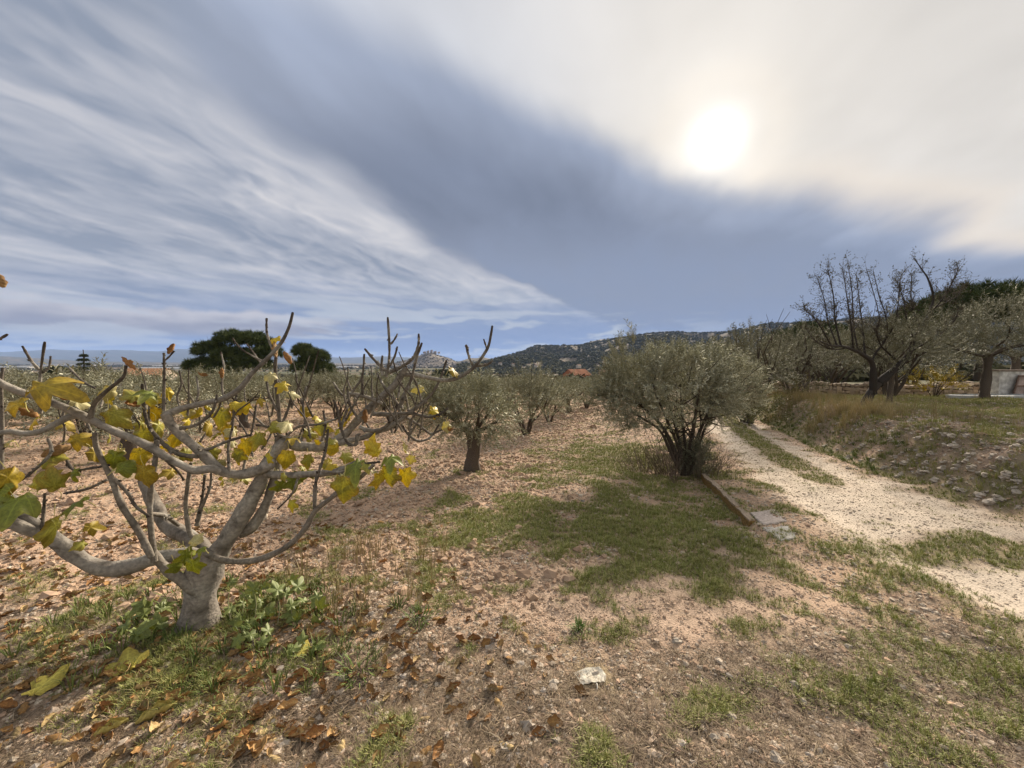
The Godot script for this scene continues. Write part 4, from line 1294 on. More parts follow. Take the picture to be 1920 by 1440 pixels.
func fallen_leaves() -> void:
	rng.seed = 55
	var tones := [[Color(0.52, 0.30, 0.115), Color(0.27, 0.14, 0.065)], [Color(0.58, 0.38, 0.17), Color(0.34, 0.19, 0.085)], [Color(0.45, 0.23, 0.085), Color(0.22, 0.11, 0.055)], [Color(0.60, 0.45, 0.23), Color(0.38, 0.24, 0.11)]]
	var meshes := []
	for k in 8:
		meshes.append(dry_leaf(200 + k, tones[k % 4][0], tones[k % 4][1]))
	var xf := [[], [], [], []]
	var cl := [[], [], [], []]
	for i in 8500:
		var x := rng.randf_range(-5.5, 0.6)
		var d := rng.randf_range(1.0, 5.0)
		var w := maxf(ell(x, d, -1.75, 2.0, 2.2, 1.15), 0.05 * float(d < 4.6 and x < -0.1))
		if x < -1.8 and d > 1.8 and d < 4.2: w = maxf(w, 0.35)
		if rng.randf() > w: continue
		var k := rng.randi() % 4
		var s := rng.randf_range(0.035, 0.08)
		var p := gp(x, d)
		xf[k].append(Transform3D(Basis.from_euler(Vector3(rng.randf_range(-0.5, 0.5), rng.randf() * TAU, rng.randf_range(-0.6, 0.6) + (PI if rng.randf() < 0.3 else 0.0))).scaled(Vector3.ONE * s), p + Vector3(0, s * 0.2, 0)))
		cl[k].append(shade(Color(1, 1, 1), rng.randf_range(0.5, 1.0)))
	for k in 4:
		tag(copies("leaf_litter", meshes[k], M.dry, xf[k], cl[k]), "litter of small curled brown leaves under the fig", "", "", "stuff")
	# the larger curled leaves one can pick out
	for i in 110:
		var sx := rng.randf_range(180, 850)
		var sy := rng.randf_range(1130, 1425)
		if sx < 420: sy = rng.randf_range(1255, 1430)
		elif sy > 1250 and sx > 700: sx -= 260
		var p := on_ground(sx, sy)
		var s := rng.randf_range(0.055, 0.095)
		var o := obj("fallen_leaf", meshes[rng.randi() % 8], M.dry)
		o.transform = Transform3D(Basis.from_euler(Vector3(rng.randf_range(-0.35, 0.35), rng.randf() * TAU, rng.randf_range(-0.4, 0.4) + (PI if rng.randf() < 0.25 else 0.0))).scaled(Vector3.ONE * s), p + Vector3(0, s * 0.16, 0))
		tag(o, "curled orange-brown dry fig leaf lying on the ground right of and before the fig", "leaf", "curled dry leaves fallen round the fig")
	# flat yellow ones, told apart by place
	var flat := fig_leaf(77, 0.7, 0.35, Color(0.50, 0.44, 0.10), Color(0.42, 0.32, 0.07))
	var slim := dry_leaf(78, Color(0.52, 0.46, 0.16), Color(0.42, 0.34, 0.10))
	for a in [[262, 1262, 0.17, 0, "largest fallen leaf, yellow-green and lobed, on the litter before the fig trunk"], [82, 1306, 0.15, 0, "fallen yellow-brown leaf lying flat near the left picture edge"], [318, 1340, 0.15, 1, "long folded yellow leaf lying on gravel below the lobed yellow leaf"], [228, 1370, 0.12, 1, "narrow folded yellow leaf left of the long folded one"], [572, 1236, 0.10, 0, "small yellow leaf standing on edge left of the dark grass clump"], [345, 1282, 0.09, 1, "pale tan curled leaf below and right of the largest yellow leaf"]]:
		var p := on_ground(a[0], a[1])
		var o := obj("fallen_yellow_leaf", flat if a[3] == 0 else slim, M.dry)
		var b := Basis.from_euler(Vector3(-1.25, rng.randf_range(-0.5, 0.9), 0.1)) if a[3] == 0 else Basis.from_euler(Vector3(0.1, -0.8, 0.2))
		o.transform = Transform3D(b.scaled(Vector3.ONE * a[2]), p + Vector3(-a[2] * 0.2, 0.025, a[2] * 0.2))
		tag(o, a[4], "leaf")
	# leaves on suckers at the foot of the fig
	var su := thing("fig_suckers", on_ground(520, 1165), "leafy pale green fig suckers growing right of the fig trunk", "shoots")
	var gl := []
	for k in 3: gl.append(fig_leaf(90 + k, 1.0, 0.5, Color(0.20, 0.25, 0.075), Color(0.24, 0.26, 0.08)))
	for i in 58:
		var sx := rng.randf_range(428, 610)
		var sy := rng.randf_range(1075, 1215)
		if rng.randf() < 0.2:
			sx = rng.randf_range(230, 330); sy = rng.randf_range(1110, 1200)
		var g := on_ground(sx, maxf(sy, 1150.0) + rng.randf_range(0, 25))
		var zz := -(g - EYE).rotated(Vector3.RIGHT, -PITCH).z
		hang_leaf(su, gl, at(sx, sy, zz), rng.randf_range(0.055, 0.11), rng.randf() * TAU, rng.randf_range(0.2, 1.3), rng.randf_range(-0.6, 0.6), false)
		if i % 3 == 0:
			var mb := MB.new()
			var q := at(sx, sy, zz) - su.position
			mb.tube(spline([g - su.position, (g - su.position).lerp(q, 0.5) + rv() * 0.02, q], 3), radii(7, 0.004, 0.002), 5, Color(0.3, 0.27, 0.2), Color(0.28, 0.3, 0.12))
			obj("stem", mb.commit(), M.plain, su)

func stones() -> void:
	rng.seed = 31
	var kinds := []
	for k in 5: kinds.append(tint_mesh(blob(300 + k, 6, 8, 0.55), Color(0.56, 0.49, 0.40).lerp(Color(0.44, 0.38, 0.31), k * 0.24)))
	for i in 40:
		var sx := rng.randf_range(880, 1880)
		var sy := rng.randf_range(1180, 1425)
		var o := obj("stone", kinds[i % 5], M.stone)
		var s := rng.randf_range(0.012, 0.021)
		o.transform = Transform3D(Basis.from_euler(Vector3(rng.randf(), rng.randf() * 6.0, 0)).scaled(Vector3(s * 1.3, s * 0.75, s)), on_ground(sx, sy) + Vector3(0, s * 0.35, 0))
		tag(o, "pale cream limestone the size of an egg in the stony foreground", "stone", "pale stones in the stony foreground")
	for i in 290:
		var sx := rng.randf_range(1500, 1915)
		var sy := rng.randf_range(782, 985)
		var p := on_ground(sx, sy)
		if bank_mask(p.x, -p.z) < 0.03: continue
		var s := rng.randf_range(0.022, 0.052)
		var o := obj("bank_stone", kinds[i % 5], M.stone)
		o.transform = Transform3D(Basis.from_euler(Vector3(rng.randf(), rng.randf() * 6.0, 0)).scaled(Vector3(s * 1.3, s * 0.7, s)), p + Vector3(0, s * 0.3, 0))
		tag(o, "pale grey-brown limestone lying in the earth bank right of the track", "stone", "stones lying in the bank beside the track")
	for a in [[1592, 862, 0.07, "whitest stone at the foot of the bank beside the track"], [988, 1368, 0.035, "white broken stone among dead grass below the crumpled paper"], [1015, 1374, 0.022, "small white chip right beside the white broken stone"], [1398, 1012, 0.03, "tan flat stone lying in the grass left of the flat slabs"], [1325, 895, 0.045, "grey-white stone at the far end of the kerb under the olive"]]:
		var o := obj("white_stone", kinds[rng.randi() % 5], M.stone)
		o.transform = Transform3D(Basis.from_euler(Vector3(0.2, rng.randf() * 6.0, 0)).scaled(Vector3(a[2] * 1.3, a[2] * 0.75, a[2])), on_ground(a[0], a[1]) + Vector3(0, a[2] * 0.3, 0))
		tag(o, a[3], "stone")

var stone_cols := [Color(0.52, 0.47, 0.40), Color(0.46, 0.40, 0.33), Color(0.55, 0.49, 0.41)]
func tint_mesh(m: ArrayMesh, c: Color) -> ArrayMesh:
	var a := m.surface_get_arrays(0)
	var cc: PackedColorArray = a[Mesh.ARRAY_COLOR]
	for i in cc.size(): cc[i] = c * cc[i]
	a[Mesh.ARRAY_COLOR] = cc
	var o := ArrayMesh.new()
	o.add_surface_from_arrays(Mesh.PRIMITIVE_TRIANGLES, a)
	return o

# a rough slab: an outline with height, top face uneven and edges worn
func rough_slab(outline: Array, h: float, seed: int, top: Color, side: Color) -> ArrayMesh:
	var r := RandomNumberGenerator.new(); r.seed = seed
	var b := MB.new()
	var m := outline.size()
	var cen := Vector3.ZERO
	for p in outline: cen += p / m
	var ring := []
	for i in m:
		var p: Vector3 = outline[i]
		var q: Vector3 = outline[(i + 1) % m]
		for k in 4:
			ring.append(p.lerp(q, k / 4.0) + Vector3(r.randf_range(-1, 1), 0, r.randf_range(-1, 1)) * 0.013)
	var cnt := ring.size()
	for i in cnt:
		var a: Vector3 = ring[i]
		var d: Vector3 = ring[(i + 1) % cnt]
		var ai := a.lerp(cen, 0.06) + Vector3(0, h + 0.003 * sin(i * 2.1), 0)
		var di := d.lerp(cen, 0.06) + Vector3(0, h + 0.003 * sin((i + 1) % cnt * 2.1), 0)
		var au := a + Vector3(0, h * 0.9 - 0.004, 0)
		var du := d + Vector3(0, h * 0.9 - 0.004, 0)
		b.quad(a - Vector3(0, 0.06, 0), au, du, d - Vector3(0, 0.06, 0), side)
		b.quad(au, ai, di, du, side.lerp(top, 0.6))
		b.tri(ai, cen + Vector3(0, h + 0.002, 0), di, top)
	return b.commit()

func kerb_and_litter() -> void:
	# low kerb of weathered stones, earth held on its track side
	var a := Vector2(2.62, 4.25)
	var b := Vector2(3.05, 6.25)
	var k := thing("stone_kerb", Vector3(a.x, height(a.x - 0.1, a.y), -a.y), "low ochre-faced kerb of weathered blocks between lawn and track", "kerb")
	var cuts := [0.0, 0.20, 0.40, 0.56, 0.78, 1.0]
	for i in 5:
		var p := a.lerp(b, cuts[i] + 0.006)
		var q := a.lerp(b, cuts[i + 1] - 0.006)
		var g := minf(height(p.x - 0.12, p.y), height(q.x - 0.12, q.y)) - k.position.y
		var top := maxf(height(p.x + 0.1, p.y), height(q.x + 0.1, q.y)) - k.position.y + 0.008
		var w := 0.036 + 0.005 * (i % 2)
		var n := Vector2(w, 0)
		var o := []
		for e in [p - n, q - n, q + n, p + n]:
			o.append(Vector3(e.x, 0, -e.y) - Vector3(k.position.x, 0, k.position.z) + Vector3(0, g, 0))
		obj("kerb_block", rough_slab(o, top - g, 40 + i, Color(0.44, 0.35, 0.265), Color(0.36, 0.225, 0.085)), M.slab, k)
	var s := 0
	for sl in [[[1408, 966], [1446, 958], [1478, 978], [1432, 988], "pinkish flat concrete slab at the near end of the kerb"], [[1428, 994], [1478, 990], [1494, 1010], [1462, 1018], "pale grey flat slab set in the grass nearest the camera"]]:
		var o := []
		var cen := Vector3.ZERO
		for e in 4: cen += on_ground(sl[e][0], sl[e][1]) / 4.0
		for e in 4: o.append((on_ground(sl[e][0], sl[e][1]) - cen) * Vector3(1, 0.6, 1))
		var m := obj("concrete_slab", rough_slab(o, 0.035, 60 + s, Color(0.56, 0.48, 0.43) if s == 0 else Color(0.56, 0.53, 0.48), Color(0.45, 0.40, 0.33)), M.slab)
		m.position = cen + Vector3(0, -0.010, 0)
		tag(m, sl[4], "slab")
		s += 1
	# crumpled piece of packaging
	var c := on_ground(1107, 1278)
	var t := thing("crumpled_paper", c + Vector3(0, 0.012, 0), "crumpled cream paper scrap with a thin tail on the stony ground", "litter", "", 0.12)
	var mb := MB.new()
	var nu := 16
	var nv := 10
	var nz := FastNoiseLite.new(); nz.seed = 9; nz.frequency = 9.0; nz.noise_type = FastNoiseLite.TYPE_CELLULAR; nz.cellular_return_type = FastNoiseLite.RETURN_DISTANCE
	for j in nv + 1:
		for i in nu + 1:
			var u := float(i) / nu
			var v := float(j) / nv
			var x := (u - 0.5) * 0.165 * (1.0 - 0.12 * v) + 0.012 * v
			if u > 0.7: x -= 0.02 * absf(v - 0.55) * (u - 0.7) * 6.0
			var z := (v - 0.5) * 0.08
			var y := 0.016 + 0.02 * (nz.get_noise_2d(u * 0.14 + 0.3, v * 0.10) + 0.5) + 0.0025 * sin(u * 27.0 + v * 4.0) * v + 0.018 * (1.0 - v) * smoothstep(0.0, 0.5, u)
			mb.vert(Vector3(x, y, z), Vector3.UP, Color(0.74, 0.69, 0.57).lerp(Color(0.62, 0.56, 0.45), 0.5 + 0.5 * sin(u * 9.0 + v * 5.0)), Vector2(u, v))
	for j in nv:
		for i in nu:
			var q := j * (nu + 1) + i
			mb.ix.append_array(PackedInt32Array([q, q + 1, q + nu + 1, q + 1, q + nu + 2, q + nu + 1]))
	smooth(mb)
	obj("paper_sheet", mb.commit(), M.paper, t)
	mb = MB.new()
	mb.tube(spline([Vector3(0.018, 0.012, 0.04), Vector3(0.016, 0.018, 0.06), Vector3(0.008, 0.008, 0.082)], 3), radii(7, 0.003, 0.0024), 5, Color(0.66, 0.64, 0.58), Color(0.66, 0.64, 0.58))
	obj("tail", mb.commit(), M.plain, t)

# ---------------------------------------------------------------- trees of the orchard and the upper field
func hero_olive() -> void:
	rng.seed = 7
	var base := on_ground(1288, 892)
	var z := -(base - EYE).rotated(Vector3.RIGHT, -PITCH).z
	var o := thing("olive_tree", base, "bushy many-stemmed olive tree standing at the far end of the kerb", "olive tree")
	var cl := []
	for c in [[1150, 741, 40, 48.0, 0.1], [1172, 714, 40, 46.0, 0.0], [1215, 704, 48, 36.0, -0.3], [1280, 704, 55, 36.0, -0.4], [1335, 706, 48, 38.0, -0.1], [1372, 719, 42, 42.0, 0.2], [1240, 741, 55, 40.0, -0.6], [1310, 741, 58, 40.0, -0.6], [1185, 771, 46, 28.0, -0.1], [1365, 751, 42, 32.0, -0.1], [1275, 689, 80, 28.0, 0.5], [1200, 731, 60, 46.0, 0.7], [1340, 731, 60, 46.0, 0.7], [1265, 751, 70, 36.0, 0.8],
		[1160, 669, 9, 24.0, 0.0], [1190, 659, 9, 26.0, 0.1], [1230, 674, 9, 16.0, 0.0], [1268, 672, 9, 14.0, -0.2], [1310, 669, 9, 17.0, 0.0], [1345, 676, 9, 16.0, 0.1], [1132, 770, 24, 20, 0.0], [1126, 745, 20, 24, 0.2], [1402, 742, 26, 22, 0.3], [1160, 780, 26, 16, -0.3], [1205, 792, 26, 14, -0.5], [1350, 778, 28, 16, -0.2], [1250, 775, 34, 14, 0.9], [1385, 770, 20, 18, 0.4]]:
		var zz: float = z + c[4]
		var k: float = zz / F
		cl.append([at(c[0], c[1], zz) - base, Vector3(c[2] * k, c[3] * k, maxf(c[2] * 0.9, 9.0) * k)])
	var st := [[1282, 885, 1262, 840, 1238, 795, 1190, 750], [1284, 885, 1272, 840, 1252, 790, 1225, 730], [1288, 885, 1285, 840, 1280, 790, 1275, 720], [1292, 885, 1302, 840, 1318, 795, 1345, 740], [1294, 885, 1308, 845, 1328, 790, 1372, 735], [1290, 885, 1294, 845, 1302, 790, 1312, 725], [1280, 885, 1258, 850, 1235, 805, 1180, 770], [1287, 885, 1280, 850, 1266, 800, 1250, 740]]
	var i := 0
	for s in st:
		var pts := []
		var dz := rng.randf_range(-0.5, 0.5)
		for q in 4:
			pts.append(at(s[q * 2], s[q * 2 + 1] + (6 if q == 0 else 0), z + dz * q / 3.0) - base)
		var sp := spline(pts, 5)
		var mb := MB.new()
		mb.tube(sp, radii(sp.size(), (0.055 if i in [0, 3, 5] else 0.034), 0.012), 8, Color(0.15, 0.12, 0.095), BARK_B, 0.16, i)
		for q in 9:
			var w := sp[rng.randi_range(7, sp.size() - 1)]
			var e := w + (rv() + Vector3.UP * 0.5) * 0.5
			mb.tube(spline([w, w.lerp(e, 0.5) + rv() * 0.06, e], 3), radii(7, 0.012, 0.004), 4, BARK_B, BARK_B)
		obj("stem", mb.commit(), M.dark_bark, o)
		i += 1
	olive_crown(o, cl, 6000, SHOOTS, 0.74, 1.1)
	# brushwood of thin suckers round the foot
	var bx := []
	var bc := []
	for q in 75:
		var an := rng.randf() * TAU
		var rr := pow(rng.randf(), 0.7)
		var p := Vector3(cos(an) * rr * 0.8 - 0.45 * rng.randf(), -0.05, sin(an) * rr * 0.6)
		var dir := Vector3(p.x * 0.6, 1.0, p.z * 0.6) + rv() * 0.35
		bx.append(Transform3D(basis_to(dir, rng.randf() * TAU, rng.randf_range(0.45, 0.95) * (1.1 - rr * 0.5)), p))
		bc.append(Color(0.19, 0.145, 0.11).lerp(Color(0.32, 0.25, 0.19), rng.randf()))
	var tm := MB.new()
	var tr := RandomNumberGenerator.new(); tr.seed = 3
	for q in 5:
		var e := Vector3(tr.randf_range(-0.25, 0.25), tr.randf_range(0.6, 1.0), tr.randf_range(-0.25, 0.25))
		tm.tube(spline([Vector3.ZERO, e * 0.5 + Vector3(tr.randf_range(-0.06, 0.06), 0, 0.03), e], 2), radii(5, 0.006, 0.002), 3, Color.WHITE, Color.WHITE)
		for w in 3:
			var a := e * tr.randf_range(0.4, 0.9)
			tm.tube(PackedVector3Array([a, a + Vector3(tr.randf_range(-0.15, 0.15), 0.14, tr.randf_range(-0.15, 0.15))]), PackedFloat32Array([0.003, 0.0015]), 3, Color.WHITE, Color.WHITE)
	tag(copies("brushwood", tm.commit(), M.dark_bark, bx, bc, o), "", "", "", "stuff")
	var lx := []
	var lc := []
	for q in 220:
		var an := rng.randf() * TAU
		lx.append(Transform3D(basis_to(Vector3.UP + rv() * 0.5, an, rng.randf_range(0.5, 0.9)), Vector3(cos(an) * 0.3 * rng.randf() + 0.1, rng.randf_range(0.0, 0.5), sin(an) * 0.3)))
		lc.append(shade(olive_tint(), 0.75))
	copies("sucker_leaves", SHOOTS[0], M.olive, lx, lc, o)

func orchard() -> void:
	# the four that stand clear, then the rows
	make_olive("olive_tree", on_ground(886, 884), "short stout-trunked pollarded olive tree just right of the fig branches", "", "post", 1.5, 1.75, 900, 11, false, 0.075)
	make_olive("olive_tree", on_ground(986, 816), "olive tree with a fan of thin dark stems, behind the pollarded one", "", "vase", 1.75, 2.2, 950, 12)
	var models := []
	for k in 4:
		models.append(make_olive("olive_tree", Vector3(0, 0, 0), "", "", "vase" if k % 2 == 0 else "post", 2.15, 3.3 + 0.2 * k, 1500, 20 + k, true))
	var free := [true, true, true, true]
	rng.seed = 99
	var where := []
	for a in [[1030, 792, "olive half hidden behind the fan-stemmed olive, dark crooked trunk"], [1066, 776, "dark forked olive where the bare alley narrows, left of its end"], [1100, 766, "last small olive at the far end of the bare alley"]]:
		where.append([on_ground(a[0], a[1]), a[2], 0.9])
	for r in range(-1, 13):
		for c in range(-1, 17):
			var d := 13.0 + c * 4.0 + rng.randf_range(-0.7, 0.7)
			var x := -0.2 - r * 4.5 + (d - 10.0) * 0.235 + rng.randf_range(-0.6, 0.6)
			if r == 0 and d < 50.0: continue
			if r == -1 and d < 24.0: continue
			if r == -1: x -= 0.8
			var sx := 960.0 + x / d * F
			if sx < -160 or sx > 1180: continue
			if d < 9.5 and sx > 120: continue
			if d < 13.0 and sx > 640: continue
			where.append([gp(x, d), "pale grey-green olive tree in the orchard rows behind the fig branches", 1.0])
	where.append([gp(-7.6, 7.8), "nearest orchard olive, behind the fig branches at the left edge", 1.0])
	where.append([gp(-10.2, 9.5), "second olive from the left edge, dark behind the fig twigs", 1.0])
	var i := 0
	for w in where:
		var k := i % 4
		var g := "olive trees in the orchard rows" if w[1].begins_with("pale grey-green olive tree in") else ""
		var turn := rng.randf() * TAU
		var s := rng.randf_range(0.70, 0.86) * float(w[2])
		if free[k]:
			var o: Node3D = models[k]
			o.position = w[0]; o.rotation.y = turn; o.scale = Vector3.ONE * s
			o.set_meta("label", w[1])
			if g: o.set_meta("group", g)
			free[k] = false
		else:
			dup(models[k], w[0], turn, s, w[1], g)
		i += 1

func upper_field() -> void:
	# olives beside and beyond the track, of a darker kind
	crown_tone = 0.72
	var o := make_olive("olive_tree", gp(7.15, 12.0), "taller olive with upright top shoots behind the kerb-side olive", "", "vase", 2.75, 2.5, 800, 41)
	o = make_olive("olive_tree", gp(10.0, 14.2), "rounded silvery olive left of the bare almond, below the dark pine", "", "vase", 2.4, 3.0, 700, 42)
	o = make_olive("olive_tree", gp(12.2, 16.5), "olive crown showing between the almond limbs", "", "post", 2.8, 3.4, 700, 43, false, 0.04)
	# the old tree at the right edge, trunk in front of the white shed
	rng.seed = 77
	var tall := make_olive("olive_tree", on_ground(1846, 748), "big dark olive at the right edge with its trunk before the white shed", "", "post", 3.1, 5.2, 3600, 44, false, 0.034)
	var b := on_ground(1668, 756)
	make_olive("olive_tree", b, "olive with a slim brown trunk just right of the almond trunk", "", "post", 2.2, 2.6, 700, 45, false, 0.024)
	make_olive("olive_tree", gp(12.9, 13.6), "olive filling the gap right of the almond, before the stone wall", "", "vase", 2.5, 2.9, 700, 46)
	make_olive("olive_tree", gp(19.2, 15.2), "olive behind the white shed at the right edge", "", "post", 3.6, 4.6, 1100, 47, false, 0.035)
	make_olive("olive_tree", gp(15.6, 19.5), "olive behind the stone wall left of the yellow shrub", "", "vase", 3.0, 3.6, 650, 48, true)
	make_olive("olive_tree", gp(11.5, 20.0), "olive behind the stone wall under the dark pine", "", "vase", 2.6, 3.4, 600, 49, true)
	make_olive("olive_tree", gp(9.6, 22.0), "far olive at the left end of the stone wall", "", "vase", 2.5, 3.2, 560, 50, true)
	make_olive("olive_tree", gp(20.5, 20.5), "far olive between the shed and the big pine", "", "vase", 3.2, 3.8, 650, 51, true)
	var back := [[8.4, 24.0], [11.6, 25.5], [14.4, 24.0], [17.0, 25.0], [20.0, 24.5], [23.5, 25.5], [26.5, 24.0], [13.0, 30.0], [18.5, 30.5], [23.0, 31.0], [17.0, 38.0], [21.5, 38.5], [26.0, 38.0], [31.0, 39.0], [36.0, 38.0], [40.0, 42.0], [19.5, 44.0], [24.5, 45.0], [30.0, 46.0]]
	var bo: Node3D = null
	for a in back:
		var lb := "grey-green olive in the dense row behind the stone wall"
		if bo == null: bo = make_olive("olive_tree", gp(a[0], a[1]), lb, "olives behind the stone wall", "vase", 2.9, 3.9, 620, 52, true)
		else: dup(bo, gp(a[0], a[1]), rng.randf() * TAU, rng.randf_range(0.85, 1.1), lb, "olives behind the stone wall")
	crown_tone = 1.0
	# pines
	make_pine("stone_pine", gp(34.0, 29.0) + Vector3(0, 0.9, 0), "broad dark green pine dome rising behind the right-hand olives", [[Vector3(-3.0, 4.3, 0), Vector3(2.6, 1.3, 2.4)], [Vector3(0, 5.2, 0), Vector3(3.2, 1.5, 3.0)], [Vector3(3.2, 4.6, 0), Vector3(2.8, 1.4, 2.5)], [Vector3(-1.5, 4.6, 2.0), Vector3(2.4, 1.2, 2.0)], [Vector3(2.0, 4.4, 2.0), Vector3(2.6, 1.3, 2.0)], [Vector3(-4.6, 3.4, 0.5), Vector3(2.0, 1.2, 1.8)]], 4.2, 0.28, 0.55, 420, 61, Color(0.038, 0.055, 0.018), Color(0.085, 0.105, 0.03))
	make_pine("stone_pine", gp(23.5, 31.0), "dark pine crown behind the left side of the almond", [[Vector3(-1.8, 3.3, 0), Vector3(1.7, 1.1, 1.6)], [Vector3(0.2, 3.9, 0), Vector3(2.0, 1.1, 1.8)], [Vector3(2.2, 3.4, 0), Vector3(1.9, 1.1, 1.6)]], 3.0, 0.2, 0.5, 420, 62, Color(0.036, 0.052, 0.018), Color(0.075, 0.095, 0.03))
	make_pine("pine_tree", gp(-34.0, 48.5), "large dark spreading pine rising above the orchard behind the fig", [[Vector3(-3.6, 3.29, 0), Vector3(1.9, 1.20, 1.8)], [Vector3(-2.2, 5.12, 0.4), Vector3(1.9, 1.32, 1.8)], [Vector3(0.2, 6.47, 0), Vector3(2.2, 1.32, 2.0)], [Vector3(2.6, 6.34, 0), Vector3(1.9, 1.20, 1.8)], [Vector3(4.2, 4.88, 0), Vector3(1.6, 1.32, 1.6)], [Vector3(0.6, 4.39, 0.6), Vector3(2.4, 1.56, 2.0)], [Vector3(-1.6, 2.93, 0.6), Vector3(2.3, 1.20, 1.8)], [Vector3(2.6, 3.42, 0.4), Vector3(2.2, 1.44, 2.0)]], 3.2, 0.3, 0.55, 300, 63, Color(0.045, 0.066, 0.025), Color(0.11, 0.135, 0.045))
	make_pine("pine_tree", gp(-25.0, 49.5), "smaller rounded dark pine right of the large one", [[Vector3(-0.8, 5.12, 0), Vector3(1.3, 1.08, 1.2)], [Vector3(0.5, 4.39, 0), Vector3(1.7, 1.20, 1.5)], [Vector3(-0.4, 3.17, 0), Vector3(1.9, 1.32, 1.6)], [Vector3(1.4, 2.81, 0), Vector3(1.5, 1.20, 1.4)], [Vector3(0.2, 1.83, 0), Vector3(1.8, 1.08, 1.4)]], 2.2, 0.2, 0.5, 280, 64, Color(0.045, 0.066, 0.025), Color(0.11, 0.13, 0.045))
	# tiered conifer far left
	var tiers := []
	for k in 7: tiers.append([Vector3(0, 1.2 + k * 0.85, 0), Vector3(2.3 - 0.30 * k, 0.18, 2.3 - 0.30 * k)])
	make_pine("tiered_conifer", gp(-86.0, 80.0), "slim tiered conifer far off at the left, above the orchard", tiers, 7.6, 0.12, 0.4, 70, 65, Color(0.03, 0.045, 0.022), Color(0.06, 0.075, 0.03))
	make_pine("round_tree", gp(-80.5, 71.0), "dark rounded tree left of the tiered conifer", [[Vector3(-1, 2.6, 0), Vector3(1.9, 1.3, 1.6)], [Vector3(1.2, 2.4, 0), Vector3(1.8, 1.2, 1.6)]], 1.8, 0.2, 0.5, 240, 66, Color(0.025, 0.038, 0.018), Color(0.055, 0.07, 0.028))
	make_pine("round_tree", gp(-21.5, 86.0), "low dark tree beyond the orchard left of the castle hill", [[Vector3(-1.8, 2.0, 0), Vector3(2.0, 1.6, 1.8)], [Vector3(1.4, 1.9, 0), Vector3(2.2, 1.4, 1.8)]], 1.6, 0.2, 0.55, 220, 67, Color(0.04, 0.055, 0.022), Color(0.085, 0.095, 0.04))
	make_pine("round_tree", gp(-19.5, 112.0), "dark rounded tree just below the castle hill", [[Vector3(0, 3.0, 0), Vector3(3.0, 2.0, 2.4)]], 1.8, 0.2, 0.6, 300, 68, Color(0.035, 0.048, 0.022), Color(0.07, 0.08, 0.035))
	# yellow shrub and bushes
	var ys := thing("yellow_shrub", gp(15.55, 14.6), "autumn-yellow shrub before the stone wall", "shrub")
	var sx := []
	var sc := []
	for q in 150:
		var d := rv().normalized() * pow(rng.randf(), 0.4)
		sx.append(Transform3D(basis_to(d + Vector3.UP * 0.7, rng.randf() * TAU, rng.randf_range(0.7, 1.2)), Vector3(d.x * 0.85, 0.62 + d.y * 0.35, d.z * 0.6)))
		sc.append(Color(0.42, 0.29, 0.02).lerp(Color(0.24, 0.24, 0.03), rng.randf() * rng.randf()))
	copies("foliage", FARSHOOTS[1], M.grass, sx, sc, ys)
	var ms := MB.new()
	for q in 6:
		var e := Vector3(rng.randf_range(-0.5, 0.5), 0.6, rng.randf_range(-0.4, 0.4))
		ms.tube(spline([Vector3(0, -0.1, 0), e * 0.5 + Vector3(0, 0.05, 0), e], 3), radii(7, 0.02, 0.008), 5, BARK_A, BARK_B)
	obj("stems", ms.commit(), M.dark_bark, ys)
	# bushes on the bank's far end
	for a in [[6.6, 10.6, 0.55, 0.42, "low green bush at the far end of the bank beside the track"], [7.4, 11.2, 0.75, 0.55, "brownish bush on the bank under the taller olive"], [6.3, 13.4, 0.6, 0.45, "dark bush where the track bends out of sight"], [9.0, 12.6, 0.7, 0.4, "dry bush on the bank left of the almond"]]:
		var bu := thing("bush", gp(a[0], a[1]), a[4], "bush")
		var x2 := []
		var c2 := []
		for q in 75:
			var d := rv().normalized() * pow(rng.randf(), 0.4)
			x2.append(Transform3D(basis_to(d + Vector3.UP * 0.8, rng.randf() * TAU, rng.randf_range(0.6, 1.0)), Vector3(d.x * a[2], a[3] * (0.7 + 0.6 * d.y), d.z * a[2] * 0.8)))
			c2.append(Color(0.12, 0.13, 0.05).lerp(Color(0.24, 0.19, 0.10), rng.randf() * (1.0 if a[4].begins_with("d") or a[4].begins_with("b") else 0.35)))
		copies("foliage", FARSHOOTS[2], M.grass, x2, c2, bu)

